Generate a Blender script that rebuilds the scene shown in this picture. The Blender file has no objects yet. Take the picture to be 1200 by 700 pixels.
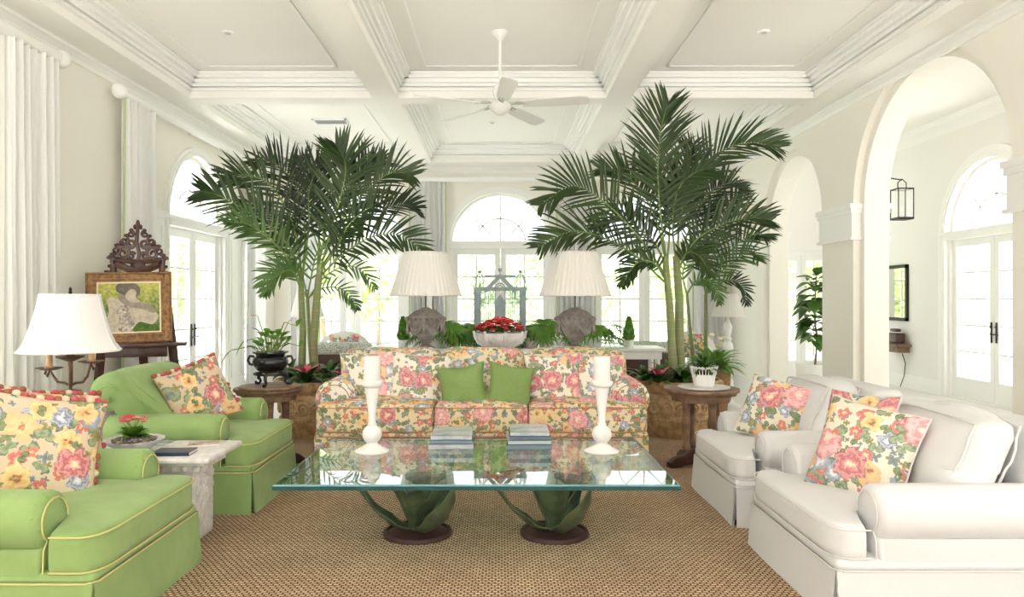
import bpy, math, random
from mathutils import Vector, Matrix, noise
R = math.radians; PI = math.pi
COL = bpy.context.scene.collection
F = 866.0; CX = 588.0; CY = 350.0; H = 1.35
def P(px, py, D):
    k = D / F
    return Vector(((px - CX) * k, D, H - (py - CY) * k))
def rnd(a, b): return random.uniform(a, b)
random.seed(7)

# ---------------------------------------------------------------- mesh builder
class MB:
    def __init__(s): s.v = []; s.f = []; s.uv = {}; s.mi = []; s.M = Matrix.Identity(4)
    def xf(s, M): s.M = M; return s
    def add(s, vs, fs, mi=0, uvs=None):
        o = len(s.v)
        s.v += [s.M @ Vector(p) for p in vs]
        for f in fs:
            s.f.append([o + i for i in f]); s.mi.append(mi)
        if uvs:
            for i, u in enumerate(uvs): s.uv[o + i] = u
        return s
    def box(s, x0, x1, y0, y1, z0, z1, mi=0):
        v = [(x, y, z) for z in (z0, z1) for y in (y0, y1) for x in (x0, x1)]
        return s.add(v, [(0, 2, 3, 1), (4, 5, 7, 6), (0, 1, 5, 4), (2, 6, 7, 3), (0, 4, 6, 2), (1, 3, 7, 5)], mi)
    def rbox(s, c, size, r=.03, crown=0, n=8, wr=0, seed=0, bulge=0, mi=0, fn=None):
        hx, hy, hz = [a / 2 for a in size]; r = min(r, hx, hy, hz)
        vs = {}; vl = []; fs = []
        def vert(i, j, k):
            key = (i, j, k)
            if key in vs: return vs[key]
            def m(t, h):            # denser near the edges
                a = 2 * t / n - 1
                e = (h - r) / h if h > 0 else 0
                if n <= 2: return a * h
                if t == 0 or t == n: return a * h
                if t == 1: return -h + r * .35
                if t == n - 1: return h - r * .35
                return (2 * (t - 2) / (n - 4) - 1) * (h - r) if n > 4 else 0
            p = [m(i, hx), m(j, hy), m(k, hz)]; hh = (hx, hy, hz)
            q = [max(-(h - r), min(h - r, a)) for a, h in zip(p, hh)]
            d = Vector([a - b for a, b in zip(p, q)])
            if d.length > 1e-9: d = d.normalized() * r
            w = Vector(q) + d
            a, b, cc = w.x / hx, w.y / hy, w.z / hz
            ff = max(0, 1 - a * a) * max(0, 1 - b * b)
            w.z += crown * ff * (1 if cc > 0 else -1) * abs(cc)
            w.x += bulge * max(0, 1 - b * b) * max(0, 1 - cc * cc) * a
            w.y += bulge * max(0, 1 - a * a) * max(0, 1 - cc * cc) * b
            if wr:
                w += noise.noise_vector(Vector((w.x * 5 + seed, w.y * 5, w.z * 5))) * wr
            if fn: w = fn(w)
            vs[key] = len(vl); vl.append(w + Vector(c)); return vs[key]
        for a in range(n):
            for b in range(n):
                for e, fl in ((0, 0), (n, 1)):
                    for ax in range(3):
                        q = []
                        for (u, w) in ((a, b), (a + 1, b), (a + 1, b + 1), (a, b + 1)):
                            t = [0, 0, 0]; t[ax] = e; t[(ax + 1) % 3] = u; t[(ax + 2) % 3] = w
                            q.append(vert(*t))
                        fs.append(q if fl else q[::-1])
        return s.add(vl, fs, mi)
    def lathe(s, prof, c=(0, 0, 0), n=32, mi=0, wob=None):
        vs = []; fs = []; m = len(prof)
        for i in range(n):
            a = 2 * PI * i / n
            for (r, z) in prof:
                rr = r * (wob(a, z) if wob else 1)
                vs.append((c[0] + rr * math.cos(a), c[1] + rr * math.sin(a), c[2] + z))
        for i in range(n):
            for j in range(m - 1):
                a, b = i * m + j, ((i + 1) % n) * m + j
                fs.append((a, b, b + 1, a + 1))
        s.add(vs, fs, mi)
        for j, fl in ((0, 1), (m - 1, 0)):
            if prof[j][0] > 1e-4:
                ring = [len(s.v) - n * m + i * m + j for i in range(n)]
                s.f.append(ring[::-1] if fl else ring); s.mi.append(mi)
        return s
    def tube(s, pts, r, n=8, closed=False, mi=0):
        pts = [Vector(p) for p in pts]; L = len(pts); vs = []; fs = []
        rr = r if isinstance(r, (list, tuple)) else [r] * L
        up = None
        for i, p in enumerate(pts):
            a = pts[(i - 1) % L] if (closed or i) else p; b = pts[(i + 1) % L] if (closed or i < L - 1) else p
            t = (b - a)
            t = t.normalized() if t.length > 1e-9 else Vector((0, 0, 1))
            if up is None:
                up = Vector((0, 0, 1)) if abs(t.z) < .9 else Vector((1, 0, 0))
            x = up - t * up.dot(t)
            x = x.normalized() if x.length > 1e-6 else t.orthogonal().normalized()
            up = x; y = t.cross(x)
            for k in range(n):
                g = 2 * PI * k / n
                vs.append(p + (x * math.cos(g) + y * math.sin(g)) * rr[i])
        for i in range(L if closed else L - 1):
            for k in range(n):
                a = i * n + k; b = i * n + (k + 1) % n; j = ((i + 1) % L) * n
                fs.append((a, b, j + (k + 1) % n, j + k))
        if not closed:
            fs.append(list(range(n))[::-1]); fs.append([(L - 1) * n + k for k in range(n)])
        return s.add(vs, fs, mi)
    def prism(s, poly, t0, t1, ax='y', mi=0, inset=0):
        """poly: 2D outline; ax: extrusion axis; for y the outline is (x,z); for x (y,z); for z (x,y)"""
        def mk(a, b, t):
            return {'y': (a, t, b), 'x': (t, a, b), 'z': (a, b, t)}[ax]
        n = len(poly)
        cx = sum(p[0] for p in poly) / n; cy = sum(p[1] for p in poly) / n
        st = [(t0, 0), (t1, 0)]
        if inset:
            L = abs(t1 - t0); sg = 1 if t1 > t0 else -1
            st = [(t0, inset), (t0 + sg * inset * .3, inset * .3), (t0 + sg * inset, 0), (t1 - sg * inset, 0), (t1 - sg * inset * .3, inset * .3), (t1, inset)]
        vs = []
        for (t, ins) in st:
            for i, p in enumerate(poly):
                if ins:
                    a = Vector(poly[i - 1]); b = Vector(poly[(i + 1) % n]); d = (b - a)
                    nn = Vector((d.y, -d.x)); nn = nn.normalized() if nn.length > 1e-9 else Vector((0, 0))
                    area = sum(poly[j][0] * poly[(j + 1) % n][1] - poly[(j + 1) % n][0] * poly[j][1] for j in range(n))
                    if area < 0: nn = -nn
                    q = Vector(p) - nn * ins
                else: q = Vector(p)
                vs.append(mk(q.x, q.y, t))
        fs = [list(range(n))[::-1]]; m = len(st)
        for k in range(m - 1):
            for i in range(n):
                j = (i + 1) % n
                fs.append((k * n + i, k * n + j, (k + 1) * n + j, (k + 1) * n + i))
        fs.append([(m - 1) * n + i for i in range(n)])
        return s.add(vs, fs, mi)
    def grid(s, fn, nu, nv, mi=0, uvf=None, flip=False, closeu=False):
        vs = []; uvs = []; fs = []
        for i in range(nu + 1):
            for j in range(nv + 1):
                vs.append(fn(i / nu, j / nv)); uvs.append(uvf(i / nu, j / nv) if uvf else None)
        for i in range(nu):
            for j in range(nv):
                a = i * (nv + 1) + j
                q = (a, a + nv + 1, a + nv + 2, a + 1)
                fs.append(q[::-1] if flip else q)
        return s.add(vs, fs, mi, uvs if uvf else None)
    def ball(s, c, r, n=12, sc=(1, 1, 1), mi=0):
        return s.lathe_axis([(math.sin(PI * i / (n // 2 + 2)), -math.cos(PI * i / (n // 2 + 2))) for i in range(n // 2 + 3)], c, r, sc, n, mi)
    def lathe_axis(s, prof, c, r, sc, n, mi):
        vs = []; fs = []; m = len(prof)
        for i in range(n):
            a = 2 * PI * i / n
            for (q, z) in prof:
                vs.append((c[0] + q * r * sc[0] * math.cos(a), c[1] + q * r * sc[1] * math.sin(a), c[2] + z * r * sc[2]))
        for i in range(n):
            for j in range(m - 1):
                a, b = i * m + j, ((i + 1) % n) * m + j
                fs.append((a, b, b + 1, a + 1))
        return s.add(vs, fs, mi)
    def build(s, name, mat, parent=None, smooth=True, uvoff=(0, 0), ang=None):
        me = bpy.data.meshes.new(name)
        me.from_pydata([tuple(v) for v in s.v], [], s.f)
        mats = mat if isinstance(mat, (list, tuple)) else [mat]
        for m in mats: me.materials.append(m)
        if len(mats) > 1: me.polygons.foreach_set('material_index', s.mi)
        me.update()
        ul = me.uv_layers.new(name='UVMap')
        for p in me.polygons:
            n = p.normal; ax = max(range(3), key=lambda i: abs(n[i]))
            for li in p.loop_indices:
                vi = me.loops[li].vertex_index
                u = s.uv.get(vi)
                if u is None:
                    c = me.vertices[vi].co
                    u = ((c.y, c.z), (c.x, c.z), (c.x, c.y))[ax]
                ul.data[li].uv = (u[0] + uvoff[0], u[1] + uvoff[1])
        o = bpy.data.objects.new(name, me); COL.objects.link(o)
        if parent is not None: o.parent = parent
        if smooth:
            me.polygons.foreach_set('use_smooth', [True] * len(me.polygons))
            me.set_sharp_from_angle(angle=ang if ang is not None else R(42))
        return o

def tag(o, label=None, cat=None, group=None, kind=None):
    if label: o['label'] = label
    if cat: o['category'] = cat
    if group: o['group'] = group
    if kind: o['kind'] = kind
    return o
def thing(name, label, cat, loc=(0, 0, 0), rz=0, group=None):
    o = bpy.data.objects.new(name, None); COL.objects.link(o)
    o.location = loc; o.rotation_euler = (0, 0, rz); o.empty_display_size = .1
    return tag(o, label, cat, group)
def struct(o): o['kind'] = 'structure'; return o
def copy_tree(o, label=None, loc=None, rz=None, parent=None):
    c = o.copy(); COL.objects.link(c); c.parent = parent
    if label: c['label'] = label
    if loc is not None: c.location = loc
    if rz is not None: c.rotation_euler[2] = rz
    for ch in list(o.children):
        d = copy_tree(ch, parent=c); d.matrix_parent_inverse = ch.matrix_parent_inverse
    return c

# ---------------------------------------------------------------- materials
class NT:
    def __init__(s, name):
        s.m = bpy.data.materials.new(name); s.m.use_nodes = True; s.t = s.m.node_tree; s.t.nodes.clear()
        s.out = s.n('ShaderNodeOutputMaterial')
    def n(s, typ, **kw):
        x = s.t.nodes.new(typ)
        for k, v in kw.items():
            if k.startswith('_'): setattr(x, k[1:], v)
        return x
    def l(s, a, b): s.t.links.new(a, b)
def setin(x, name, v, nt):
    if v is None: return
    if hasattr(v, 'is_output') or isinstance(v, bpy.types.NodeSocket): nt.links.new(v, x.inputs[name])
    else:
        if isinstance(v, tuple) and len(v) == 3 and x.inputs[name].type == 'RGBA': v = (*v, 1)
        x.inputs[name].default_value = v
class G:
    """tiny node-graph helper"""
    def __init__(s, tree): s.t = tree
    def node(s, typ, props=None, **ins):
        x = s.t.nodes.new(typ)
        for k, v in (props or {}).items(): setattr(x, k, v)
        for k, v in ins.items():
            setin(x, int(k[1:]) if k[0] == 'i' and k[1:].isdigit() else k.replace('_', ' '), v, s.t)
        return x
    def math(s, op, a, b=None, c=None, clamp=False):
        x = s.t.nodes.new('ShaderNodeMath'); x.operation = op; x.use_clamp = clamp
        for i, v in enumerate((a, b, c)):
            if v is not None: setin(x, i, v, s.t)
        return x.outputs[0]
    def vmath(s, op, a, b=None):
        x = s.t.nodes.new('ShaderNodeVectorMath'); x.operation = op
        setin(x, 0, a, s.t)
        if b is not None: setin(x, 3 if op == 'SCALE' else 1, b, s.t)
        return x.outputs[1] if op in ('LENGTH', 'DISTANCE', 'DOT_PRODUCT') else x.outputs[0]
    def mix(s, f, a, b, mode='MIX'):
        x = s.t.nodes.new('ShaderNodeMix'); x.data_type = 'RGBA'; x.blend_type = mode
        for i, v in ((0, f), (6, a), (7, b)):
            if isinstance(v, tuple) and len(v) == 3: v = (*v, 1)
            setin(x, i, v, s.t)
        return x.outputs[2]
    def ramp(s, f, stops, interp='LINEAR'):
        x = s.t.nodes.new('ShaderNodeValToRGB'); cr = x.color_ramp; cr.interpolation = interp
        while len(cr.elements) < len(stops): cr.elements.new(.5)
        for e, (p, c) in zip(cr.elements, stops):
            e.position = p; e.color = (*c, 1) if len(c) == 3 else c
        s.t.links.new(f, x.inputs[0]); return x.outputs[0]
    def noise(s, vec, scale, detail=3, rough=.5, out=0):
        x = s.node('ShaderNodeTexNoise', Vector=vec, Scale=scale, Detail=detail, Roughness=rough)
        return x.outputs[out]
    def bump(s, h, strength=.3, dist=.01):
        return s.node('ShaderNodeBump', Height=h, Strength=strength, Distance=dist).outputs[0]

def hexc(h):
    h = h.lstrip('#'); c = [int(h[i:i + 2], 16) / 255 for i in (0, 2, 4)]
    return tuple((x / 12.92 if x <= .04045 else ((x + .055) / 1.055) ** 2.4) for x in c)
def mat(name, col, rough=.6, metal=0, spec=.5, var=0, vscale=8, col2=None, bump=0, bscale=40, bdist=.005, sheen=0, trans=0, coat=0, fn=None, emit=None):
    m = bpy.data.materials.new(name); m.use_nodes = True; t = m.node_tree; g = G(t)
    b = t.nodes['Principled BSDF']
    if isinstance(col, str): col = hexc(col)
    if isinstance(col2, str): col2 = hexc(col2)
    tc = g.node('ShaderNodeTexCoord').outputs['Object']
    c = (*col, 1)
    if col2 or var:
        nz = g.noise(tc, vscale, 4, .6)
        a = col2 if col2 else tuple(x * (1 - var) for x in col)
        c = g.ramp(nz, [(.35, a), (.65, col)])
    if fn: c = fn(g, tc, c)
    setin(b, 'Base Color', c, t)
    b.inputs['Roughness'].default_value = rough; b.inputs['Metallic'].default_value = metal
    b.inputs['Specular IOR Level'].default_value = spec
    b.inputs['Sheen Weight'].default_value = sheen; b.inputs['Coat Weight'].default_value = coat
    if bump:
        setin(b, 'Normal', g.bump(g.noise(tc, bscale, 4, .6), bump, bdist), t)
    if trans:   # thin translucent leaf / cloth
        tr = g.node('ShaderNodeBsdfTranslucent'); setin(tr, 'Color', c, t)
        mx = g.node('ShaderNodeMixShader'); mx.inputs[0].default_value = trans
        t.links.new(b.outputs[0], mx.inputs[1]); t.links.new(tr.outputs[0], mx.inputs[2])
        t.links.new(mx.outputs[0], t.nodes['Material Output'].inputs[0])
    return m

def flower_group():
    t = bpy.data.node_groups.new('Blossom', 'ShaderNodeTree'); g = G(t)
    for nm, ty in (('Vector', 'NodeSocketVector'), ('Scale', 'NodeSocketFloat'), ('Seed', 'NodeSocketFloat'), ('Petals', 'NodeSocketFloat'), ('Radius', 'NodeSocketFloat'), ('Deep', 'NodeSocketFloat'), ('Density', 'NodeSocketFloat')):
        t.interface.new_socket(nm, in_out='INPUT', socket_type=ty)
    for nm in ('Mask', 'R', 'Rand', 'Petal'): t.interface.new_socket(nm, in_out='OUTPUT', socket_type='NodeSocketFloat')
    i = t.nodes.new('NodeGroupInput'); o = t.nodes.new('NodeGroupOutput')
    v = g.vmath('SCALE', i.outputs['Vector'], i.outputs['Scale'])
    cmb = g.node('ShaderNodeCombineXYZ', X=i.outputs['Seed'], Y=g.math('MULTIPLY', i.outputs['Seed'], 1.7)).outputs[0]
    v = g.vmath('ADD', v, cmb)
    nz = g.noise(v, 3.2, 2, .5, out=1)
    v2 = g.vmath('ADD', v, g.vmath('SCALE', g.vmath('SUBTRACT', nz, (.5, .5, .5)), .34))
    vo = g.node('ShaderNodeTexVoronoi', {'voronoi_dimensions': '2D', 'feature': 'F1'}, Vector=v2, Scale=1.0, Randomness=.75)
    loc = g.vmath('SUBTRACT', v2, vo.outputs['Position'])
    sp = g.node('ShaderNodeSeparateXYZ', Vector=loc)
    sc = g.node('ShaderNodeSeparateColor', Color=vo.outputs['Color'])
    r = g.math('SQRT', g.math('ADD', g.math('MULTIPLY', sp.outputs[0], sp.outputs[0]), g.math('MULTIPLY', sp.outputs[1], sp.outputs[1])))
    ang = g.math('ADD', g.math('ARCTAN2', sp.outputs[1], sp.outputs[0]), g.math('MULTIPLY', sc.outputs[0], 6.28))
    lobe = g.math('ABSOLUTE', g.math('COSINE', g.math('MULTIPLY', g.math('MULTIPLY', ang, i.outputs['Petals']), .5)))
    lobe = g.math('POWER', lobe, .6)
    pr = g.math('MULTIPLY', i.outputs['Radius'], g.math('ADD', g.math('SUBTRACT', 1.0, i.outputs['Deep']), g.math('MULTIPLY', lobe, i.outputs['Deep'])))
    pr = g.math('MULTIPLY', pr, g.math('ADD', .75, g.math('MULTIPLY', sc.outputs[1], .4)))
    rr = g.math('DIVIDE', r, g.math('ADD', pr, .0001))
    mk = g.math('MULTIPLY', g.math('SUBTRACT', 1.0, rr), 14.0, clamp=True)
    mk = g.math('MULTIPLY', mk, g.math('LESS_THAN', sc.outputs[2], i.outputs['Density']))
    t.links.new(mk, o.inputs['Mask']); t.links.new(rr, o.inputs['R']); t.links.new(sc.outputs[1], o.inputs['Rand']); t.links.new(lobe, o.inputs['Petal'])
    return t
BLOSSOM = flower_group()
def floral(name, base, layers, seed=0, rough=.8, scale=1.0, soft=.12):
    """layers: (scale, petals, radius, deep, density, [ramp stops centre->edge A], [stops B])"""
    m = bpy.data.materials.new(name); m.use_nodes = True; t = m.node_tree; g = G(t); b = t.nodes['Principled BSDF']
    uv = g.node('ShaderNodeTexCoord').outputs['UV']
    c = g.ramp(g.noise(uv, 3.0 * scale, 3), [(.4, hexc(base[0])), (.6, hexc(base[1]))])
    for li, (sc, pet, rad, deep, dens, A, B) in enumerate(layers):
        n = t.nodes.new('ShaderNodeGroup'); n.node_tree = BLOSSOM
        t.links.new(uv, n.inputs[0])
        for k, v in (('Scale', sc * scale), ('Seed', seed + li * 7.31), ('Petals', pet), ('Radius', rad), ('Deep', deep), ('Density', dens)): n.inputs[k].default_value = v
        ring = g.math('ADD', n.outputs['R'], g.math('MULTIPLY', g.math('SUBTRACT', g.noise(uv, 45 * scale, 2), .5), .9))
        ca = g.ramp(ring, [(p, hexc(x)) for p, x in A]); cb = g.ramp(ring, [(p, hexc(x)) for p, x in B])
        col = g.mix(g.math('GREATER_THAN', n.outputs['Rand'], .5), ca, cb)
        c = g.mix(n.outputs['Mask'], c, col)
    c = g.mix(soft, c, hexc(base[0])); c = g.node('ShaderNodeHueSaturation', Hue=.5, Saturation=.82, Value=1.0, Color=c).outputs[0]
    setin(b, 'Base Color', c, t); b.inputs['Roughness'].default_value = rough; b.inputs['Specular IOR Level'].default_value = .2
    setin(b, 'Normal', g.bump(g.noise(uv, 350, 2), .15, .002), t)
    return m
# ---------------------------------------------------------------- shared materials
M = {}
M['wall'] = mat('cream_plaster', (.89, .865, .80), .85, bump=.05, bscale=60)
M['ceil'] = mat('ceiling_paint', (.90, .885, .85), .8)
M['trim'] = mat('white_trim_paint', (.90, .90, .885), .45)
M['white'] = mat('white_gloss_paint', (.88, .88, .87), .35)
M['gallery'] = mat('pale_gallery_plaster', (.86, .85, .83), .85)
M['curtain'] = mat('white_linen_curtain', (.92, .92, .91), .9, trans=.25)
M['sheer'] = mat('sheer_white_curtain', (.90, .90, .90), .9, trans=.5)
M['edge'] = mat('sage_braid', (.50, .56, .33), .8)
M['iron'] = mat('black_iron', (.02, .02, .02), .4, .3)
M['shade'] = mat('pleated_shade_fabric', (.88, .86, .83), .9, trans=.25)
M['shade_white'] = mat('white_silk_shade', (.90, .89, .90), .8, trans=.3)
M['green'] = mat('apple_green_velvet', (.30, .43, .165), .85, spec=.2, sheen=.2, col2=(.245, .37, .13), vscale=5, bump=.12, bscale=300, bdist=.002)
M['greenpil'] = mat('leaf_green_linen', (.24, .34, .13), .9, spec=.15, bump=.5, bscale=260, bdist=.004, col2=(.20, .31, .09), vscale=120)
M['pipe'] = mat('yellow_piping', (.62, .56, .24), .7)
M['wht'] = mat('white_slipcover', (.68, .685, .70), .9, spec=.2, bump=.25, bscale=14, bdist=.006)
M['wpipe'] = mat('white_piping', (.68, .67, .66), .8)
M['soil'] = mat('potting_soil', (.035, .025, .018), 1)
M['wood'] = mat('mahogany', (.085, .032, .022), .35, col2=(.045, .018, .013), vscale=12)
M['oldwood'] = mat('weathered_walnut', (.30, .18, .11), .5, col2=(.15, .085, .05), vscale=14, bump=.3, bscale=30, bdist=.003)
M['carved'] = mat('carved_gilt_terracotta', (.60, .42, .23), .55, col2=(.36, .23, .11), vscale=16, bump=.4, bscale=50, bdist=.006)
M['stone'] = mat('grey_lead_urn', (.30, .27, .25), .7, col2=(.18, .16, .145), vscale=14, bump=.5, bscale=60, bdist=.004)
M['marble'] = mat('distressed_white_marble', (.80, .78, .78), .5, col2=(.62, .60, .60), vscale=18, bump=.6, bscale=70, bdist=.004)
M['leaf'] = mat('palm_green', (.052, .092, .024), .42, col2=(.028, .058, .016), vscale=3, trans=.15)
M['leaf_dark'] = mat('dark_palm_green', (.030, .052, .018), .45, col2=(.017, .032, .012), vscale=3, trans=.12)
M['leaf_light'] = mat('fresh_palm_green', (.13, .23, .06), .45, col2=(.07, .15, .04), vscale=4, trans=.3)
M['stem'] = mat('green_palm_stem', (.22, .33, .09), .5, col2=(.13, .2, .05), vscale=8)
def _rings(g, tc, c):
    z = g.node('ShaderNodeSeparateXYZ', Vector=tc).outputs[2]
    w = g.math('FRACT', g.math('MULTIPLY', z, 11.0))
    return g.mix(g.math('LESS_THAN', w, .09), c, (.34, .30, .17))
M['trunk'] = mat('ringed_palm_trunk', (.215, .30, .085), .5, col2=(.25, .24, .12), vscale=4, fn=_rings)
M['kal_pink'] = mat('pink_petals', (.80, .10, .16), .6, col2=(.62, .03, .08), vscale=30)
M['red'] = mat('red_petals', (.62, .02, .045), .6, col2=(.40, .01, .03), vscale=30)
M['brom'] = mat('pink_bromeliad_bract', (.85, .18, .26), .5, col2=(.60, .10, .18), vscale=10)
M['leafy'] = mat('glossy_green_leaf', (.06, .17, .02), .35, col2=(.03, .10, .015), vscale=9, trans=.12)
M['leafy_l'] = mat('bright_green_leaf', (.20, .42, .05), .4, col2=(.10, .26, .03), vscale=9, trans=.3)
M['agave'] = mat('patinated_agave_metal', (.14, .175, .095), .40, .2, col2=(.06, .085, .045), vscale=9, bump=.3, bscale=18, bdist=.006)
M['rust'] = mat('rusty_iron_disc', (.05, .018, .018), .55, .2, col2=(.05, .02, .018), vscale=30, bump=.3, bscale=90, bdist=.002)
M['glass'] = None
def glassy(name, tint, f0=.04, gloss=1.0):
    m = bpy.data.materials.new(name); m.use_nodes = True; t = m.node_tree; t.nodes.clear(); g = G(t)
    o = g.node('ShaderNodeOutputMaterial'); ge = g.node('ShaderNodeNewGeometry')
    tr = g.node('ShaderNodeBsdfTransparent', Color=(*tint, 1)); gl = g.node('ShaderNodeBsdfGlossy', Color=(gloss, gloss, gloss, 1), Roughness=0.0)
    cs = g.math('ABSOLUTE', g.vmath('DOT_PRODUCT', ge.outputs['Normal'], ge.outputs['Incoming']))
    fr = g.math('ADD', f0, g.math('MULTIPLY', 1 - f0, g.math('POWER', g.math('SUBTRACT', 1.0, cs, clamp=True), 5.0)))
    mx = g.node('ShaderNodeMixShader', i0=fr, i1=tr.outputs[0], i2=gl.outputs[0])
    t.links.new(mx.outputs[0], o.inputs[0]); return m
M['pane'] = glassy('window_glass', (.985, .995, .995), .03)
M['tglass'] = glassy('table_glass', (.80, .94, .915), .09)
M['tedge'] = mat('teal_glass_edge', (.008, .075, .085), .12, spec=.8)
M['tbevel'] = mat('pale_glass_bevel', (.16, .36, .38), .08, spec=.9)

# ---------------------------------------------------------------- room
W = 3.6; FY = 11.7; B = 3.42; CZ = 3.66; GW = 6.12; GY = 12.6; NY = -4.5
floor_m = mat('limestone_floor', (.80, .78, .75), .45, col2=(.74, .72, .69), vscale=2)
s = MB().box(-W - .3, GW + .3, NY, GY + .2, -.1, 0).build('floor', floor_m, smooth=False); struct(s)
def sisal():
    m = bpy.data.materials.new('woven_sisal'); m.use_nodes = True; t = m.node_tree; g = G(t); b = t.nodes['Principled BSDF']
    uv = g.node('ShaderNodeTexCoord').outputs['Object']
    wob = g.vmath('ADD', uv, g.vmath('SCALE', g.vmath('SUBTRACT', g.noise(uv, 22, 2, .5, 1), (.5, .5, .5)), .012))
    br = g.node('ShaderNodeTexBrick', {'offset': .5}, Vector=wob, Scale=1.0, Mortar_Size=.0055, Mortar_Smooth=.6, Brick_Width=.031, Row_Height=.021, Bias=0.0)
    br.inputs['Color1'].default_value = (.74, .60, .46, 1); br.inputs['Color2'].default_value = (.58, .445, .32, 1); br.inputs['Mortar'].default_value = (.14, .08, .045, 1)
    c = g.mix(.55, br.outputs[0], g.ramp(g.noise(uv, 2.2, 4), [(.3, (.80, .74, .70)), (.7, (1.15, 1.12, 1.05))]), 'MULTIPLY')
    c = g.mix(.5, c, g.ramp(g.noise(uv, 160, 2), [(.3, (.55, .5, .45)), (.7, (1.35, 1.3, 1.2))]), 'MULTIPLY')
    setin(b, 'Base Color', c, t); b.inputs['Roughness'].default_value = .95; b.inputs['Specular IOR Level'].default_value = .1
    setin(b, 'Normal', g.bump(g.math('SUBTRACT', 1.0, br.outputs[1]), .6, .006), t)
    return m
rug = MB().rbox((0.0, 4.3, .006), (5.7, 7.9, .012), .005, n=6).build('sisal_rug', sisal())
tag(rug, 'tan woven sisal rug spread under the glass coffee table and chairs', 'rug')

def arch_poly(x0, x1, z0, z1, r, cx, spring, n=24):
    """wall rectangle x0..x1,z0..z1 with an arched door opening, as one outline (open at the bottom)"""
    pts = [(x0, z0), (cx - r, z0), (cx - r, spring)]
    for i in range(1, n): a = PI - PI * i / n; pts.append((cx + r * math.cos(a), spring + r * math.sin(a)))
    pts += [(cx + r, spring), (cx + r, z0), (x1, z0), (x1, z1), (x0, z1)]
    return pts
def wall_arches(mb, u0, u1, z0, z1, ops, t0, t1, ax):
    """split a wall into bays, each with an arched opening (cx, r, spring)"""
    cut = [u0] + [(a[0] + a[1] + b[0] - b[1]) / 2 for a, b in zip(ops, ops[1:])] + [u1]
    for i, (cx, r, sp) in enumerate(ops):
        pl = arch_poly(cut[i], cut[i + 1], z0, z1, r, cx, sp)
        mb.prism(pl, t0, t1, ax)
    return mb
SP = 2.22
# left wall with one arched door (ax 'x': outline in (y,z))
LD = 8.75; RR = .80
w = MB(); wall_arches(w, 4.2, 10.25, 0, CZ + .2, [(LD, RR, SP)], -W - .22, -W, 'x'); wall_arches(w, 10.25, FY + .2, 0, CZ + .2, [(10.78, .42, 1.9)], -W - .22, -W, 'x')
wl = w.build('wall_left', M['wall'], smooth=False); struct(wl)
# window opening at the near left (behind the first curtain)
w = MB().box(-W - .22, -W, NY, 3.0, 0, CZ + .2).box(-W - .22, -W, 3.0, 4.2, 0, .3).box(-W - .22, -W, 3.0, 4.2, 2.9, CZ + .2)
struct(w.build('wall_left_near', M['wall'], smooth=False))
# far wall
FW = [(-2.33, .81), (-.02, .81), (2.27, .81)]
w = MB(); wall_arches(w, -W - .22, W + .32, 0, CZ + .2, [(c, r, SP) for c, r in FW], FY, FY + .22, 'y')
struct(w.build('wall_far', M['wall'], smooth=False))
# back wall behind the viewer; its wide openings are added and sized for light
w = MB(); w.box(-W - .22, -W + .2, NY - .2, NY, 0, CZ + .2).box(-W + .2, GW + .22, NY - .2, NY, 2.55, CZ + .2).box(-.2, .2, NY - .2, NY, 0, 3.35).box(W - .2, W + .3, NY - .2, NY, 0, 3.35)
struct(w.build('wall_back', M['wall'], smooth=False))
# right arcade: outer step + inner arch
A1 = (6.39, 1.18); A2 = (9.25, .95)
w = MB(); wall_arches(w, NY, FY + .0, 0, CZ + .2, [(1.9, 1.5, 1.8), (A1[0], A1[1], 2.3), (A2[0], A2[1], 2.25)], W, W + .07, 'x')  # nearest arch is out of view, added to let light in
wall_arches(w, NY, FY + .0, 0, CZ + .2, [(1.9, 1.42, 1.8), (A1[0], A1[1] - .09, 2.3), (A2[0], A2[1] - .08, 2.25)], W + .07, W + .32, 'x')
wr = w.build('wall_right', M['wall'], smooth=False); struct(wr)
# gallery walls
OD = 9.27
w = MB(); wall_arches(w, NY, GY, 0, 4.0, [(-2.4, .9, SP), (.9, .9, SP), (5.6, .85, SP), (OD, .90, SP)], GW, GW + .22, 'x')
struct(w.build('wall_gallery_outer', M['gallery'], smooth=False))
w = MB(); GX = 5.13; GR = .48
w.prism([(W + .3, 0), (GX - GR, 0), (GX - GR, 2.17), (GX + GR, 2.17), (GX + GR, 0), (GW + .2, 0), (GW + .2, 4.0), (W + .3, 4.0)], GY, GY + .2, 'y')
struct(w.build('wall_gallery_far', M['gallery'], smooth=False))
struct(MB().box(W + .31, GW + .3, NY, GY + .2, 3.8, 3.95).build('ceiling_gallery', M['ceil'], smooth=False))
# cornice of the gallery
struct(MB().prism([(GW, 3.62), (GW, 3.8), (GW - .16, 3.8), (GW - .13, 3.74), (GW - .05, 3.68)], 4, GY, 'y').build('trim_gallery_cornice', M['trim'], smooth=False))

# column capitals on the arcade piers
def capital(y0, y1, z, n):
    m = MB(); c = 'trim_capital_%d' % n
    for (e, a, b) in ((.055, z - .05, z), (.04, z - .10, z - .05), (.025, z - .34, z - .10), (.045, z - .37, z - .34)):
        m.box(W - e, W + .32 + e, y0 - e, y1 + e, a, b)
    for i in range(3): m.box(W - .012, W + .33, y0 - .012, y1 + .012, z - .30 + i * .06, z - .28 + i * .06)
    struct(m.build('trim_%d' % (10 + n), M['trim'], smooth=False))
capital(7.57, 8.30, 2.32, 1); capital(3.4, 5.21, 2.32, 2); capital(10.2, 11.65, 2.27, 3)

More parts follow.
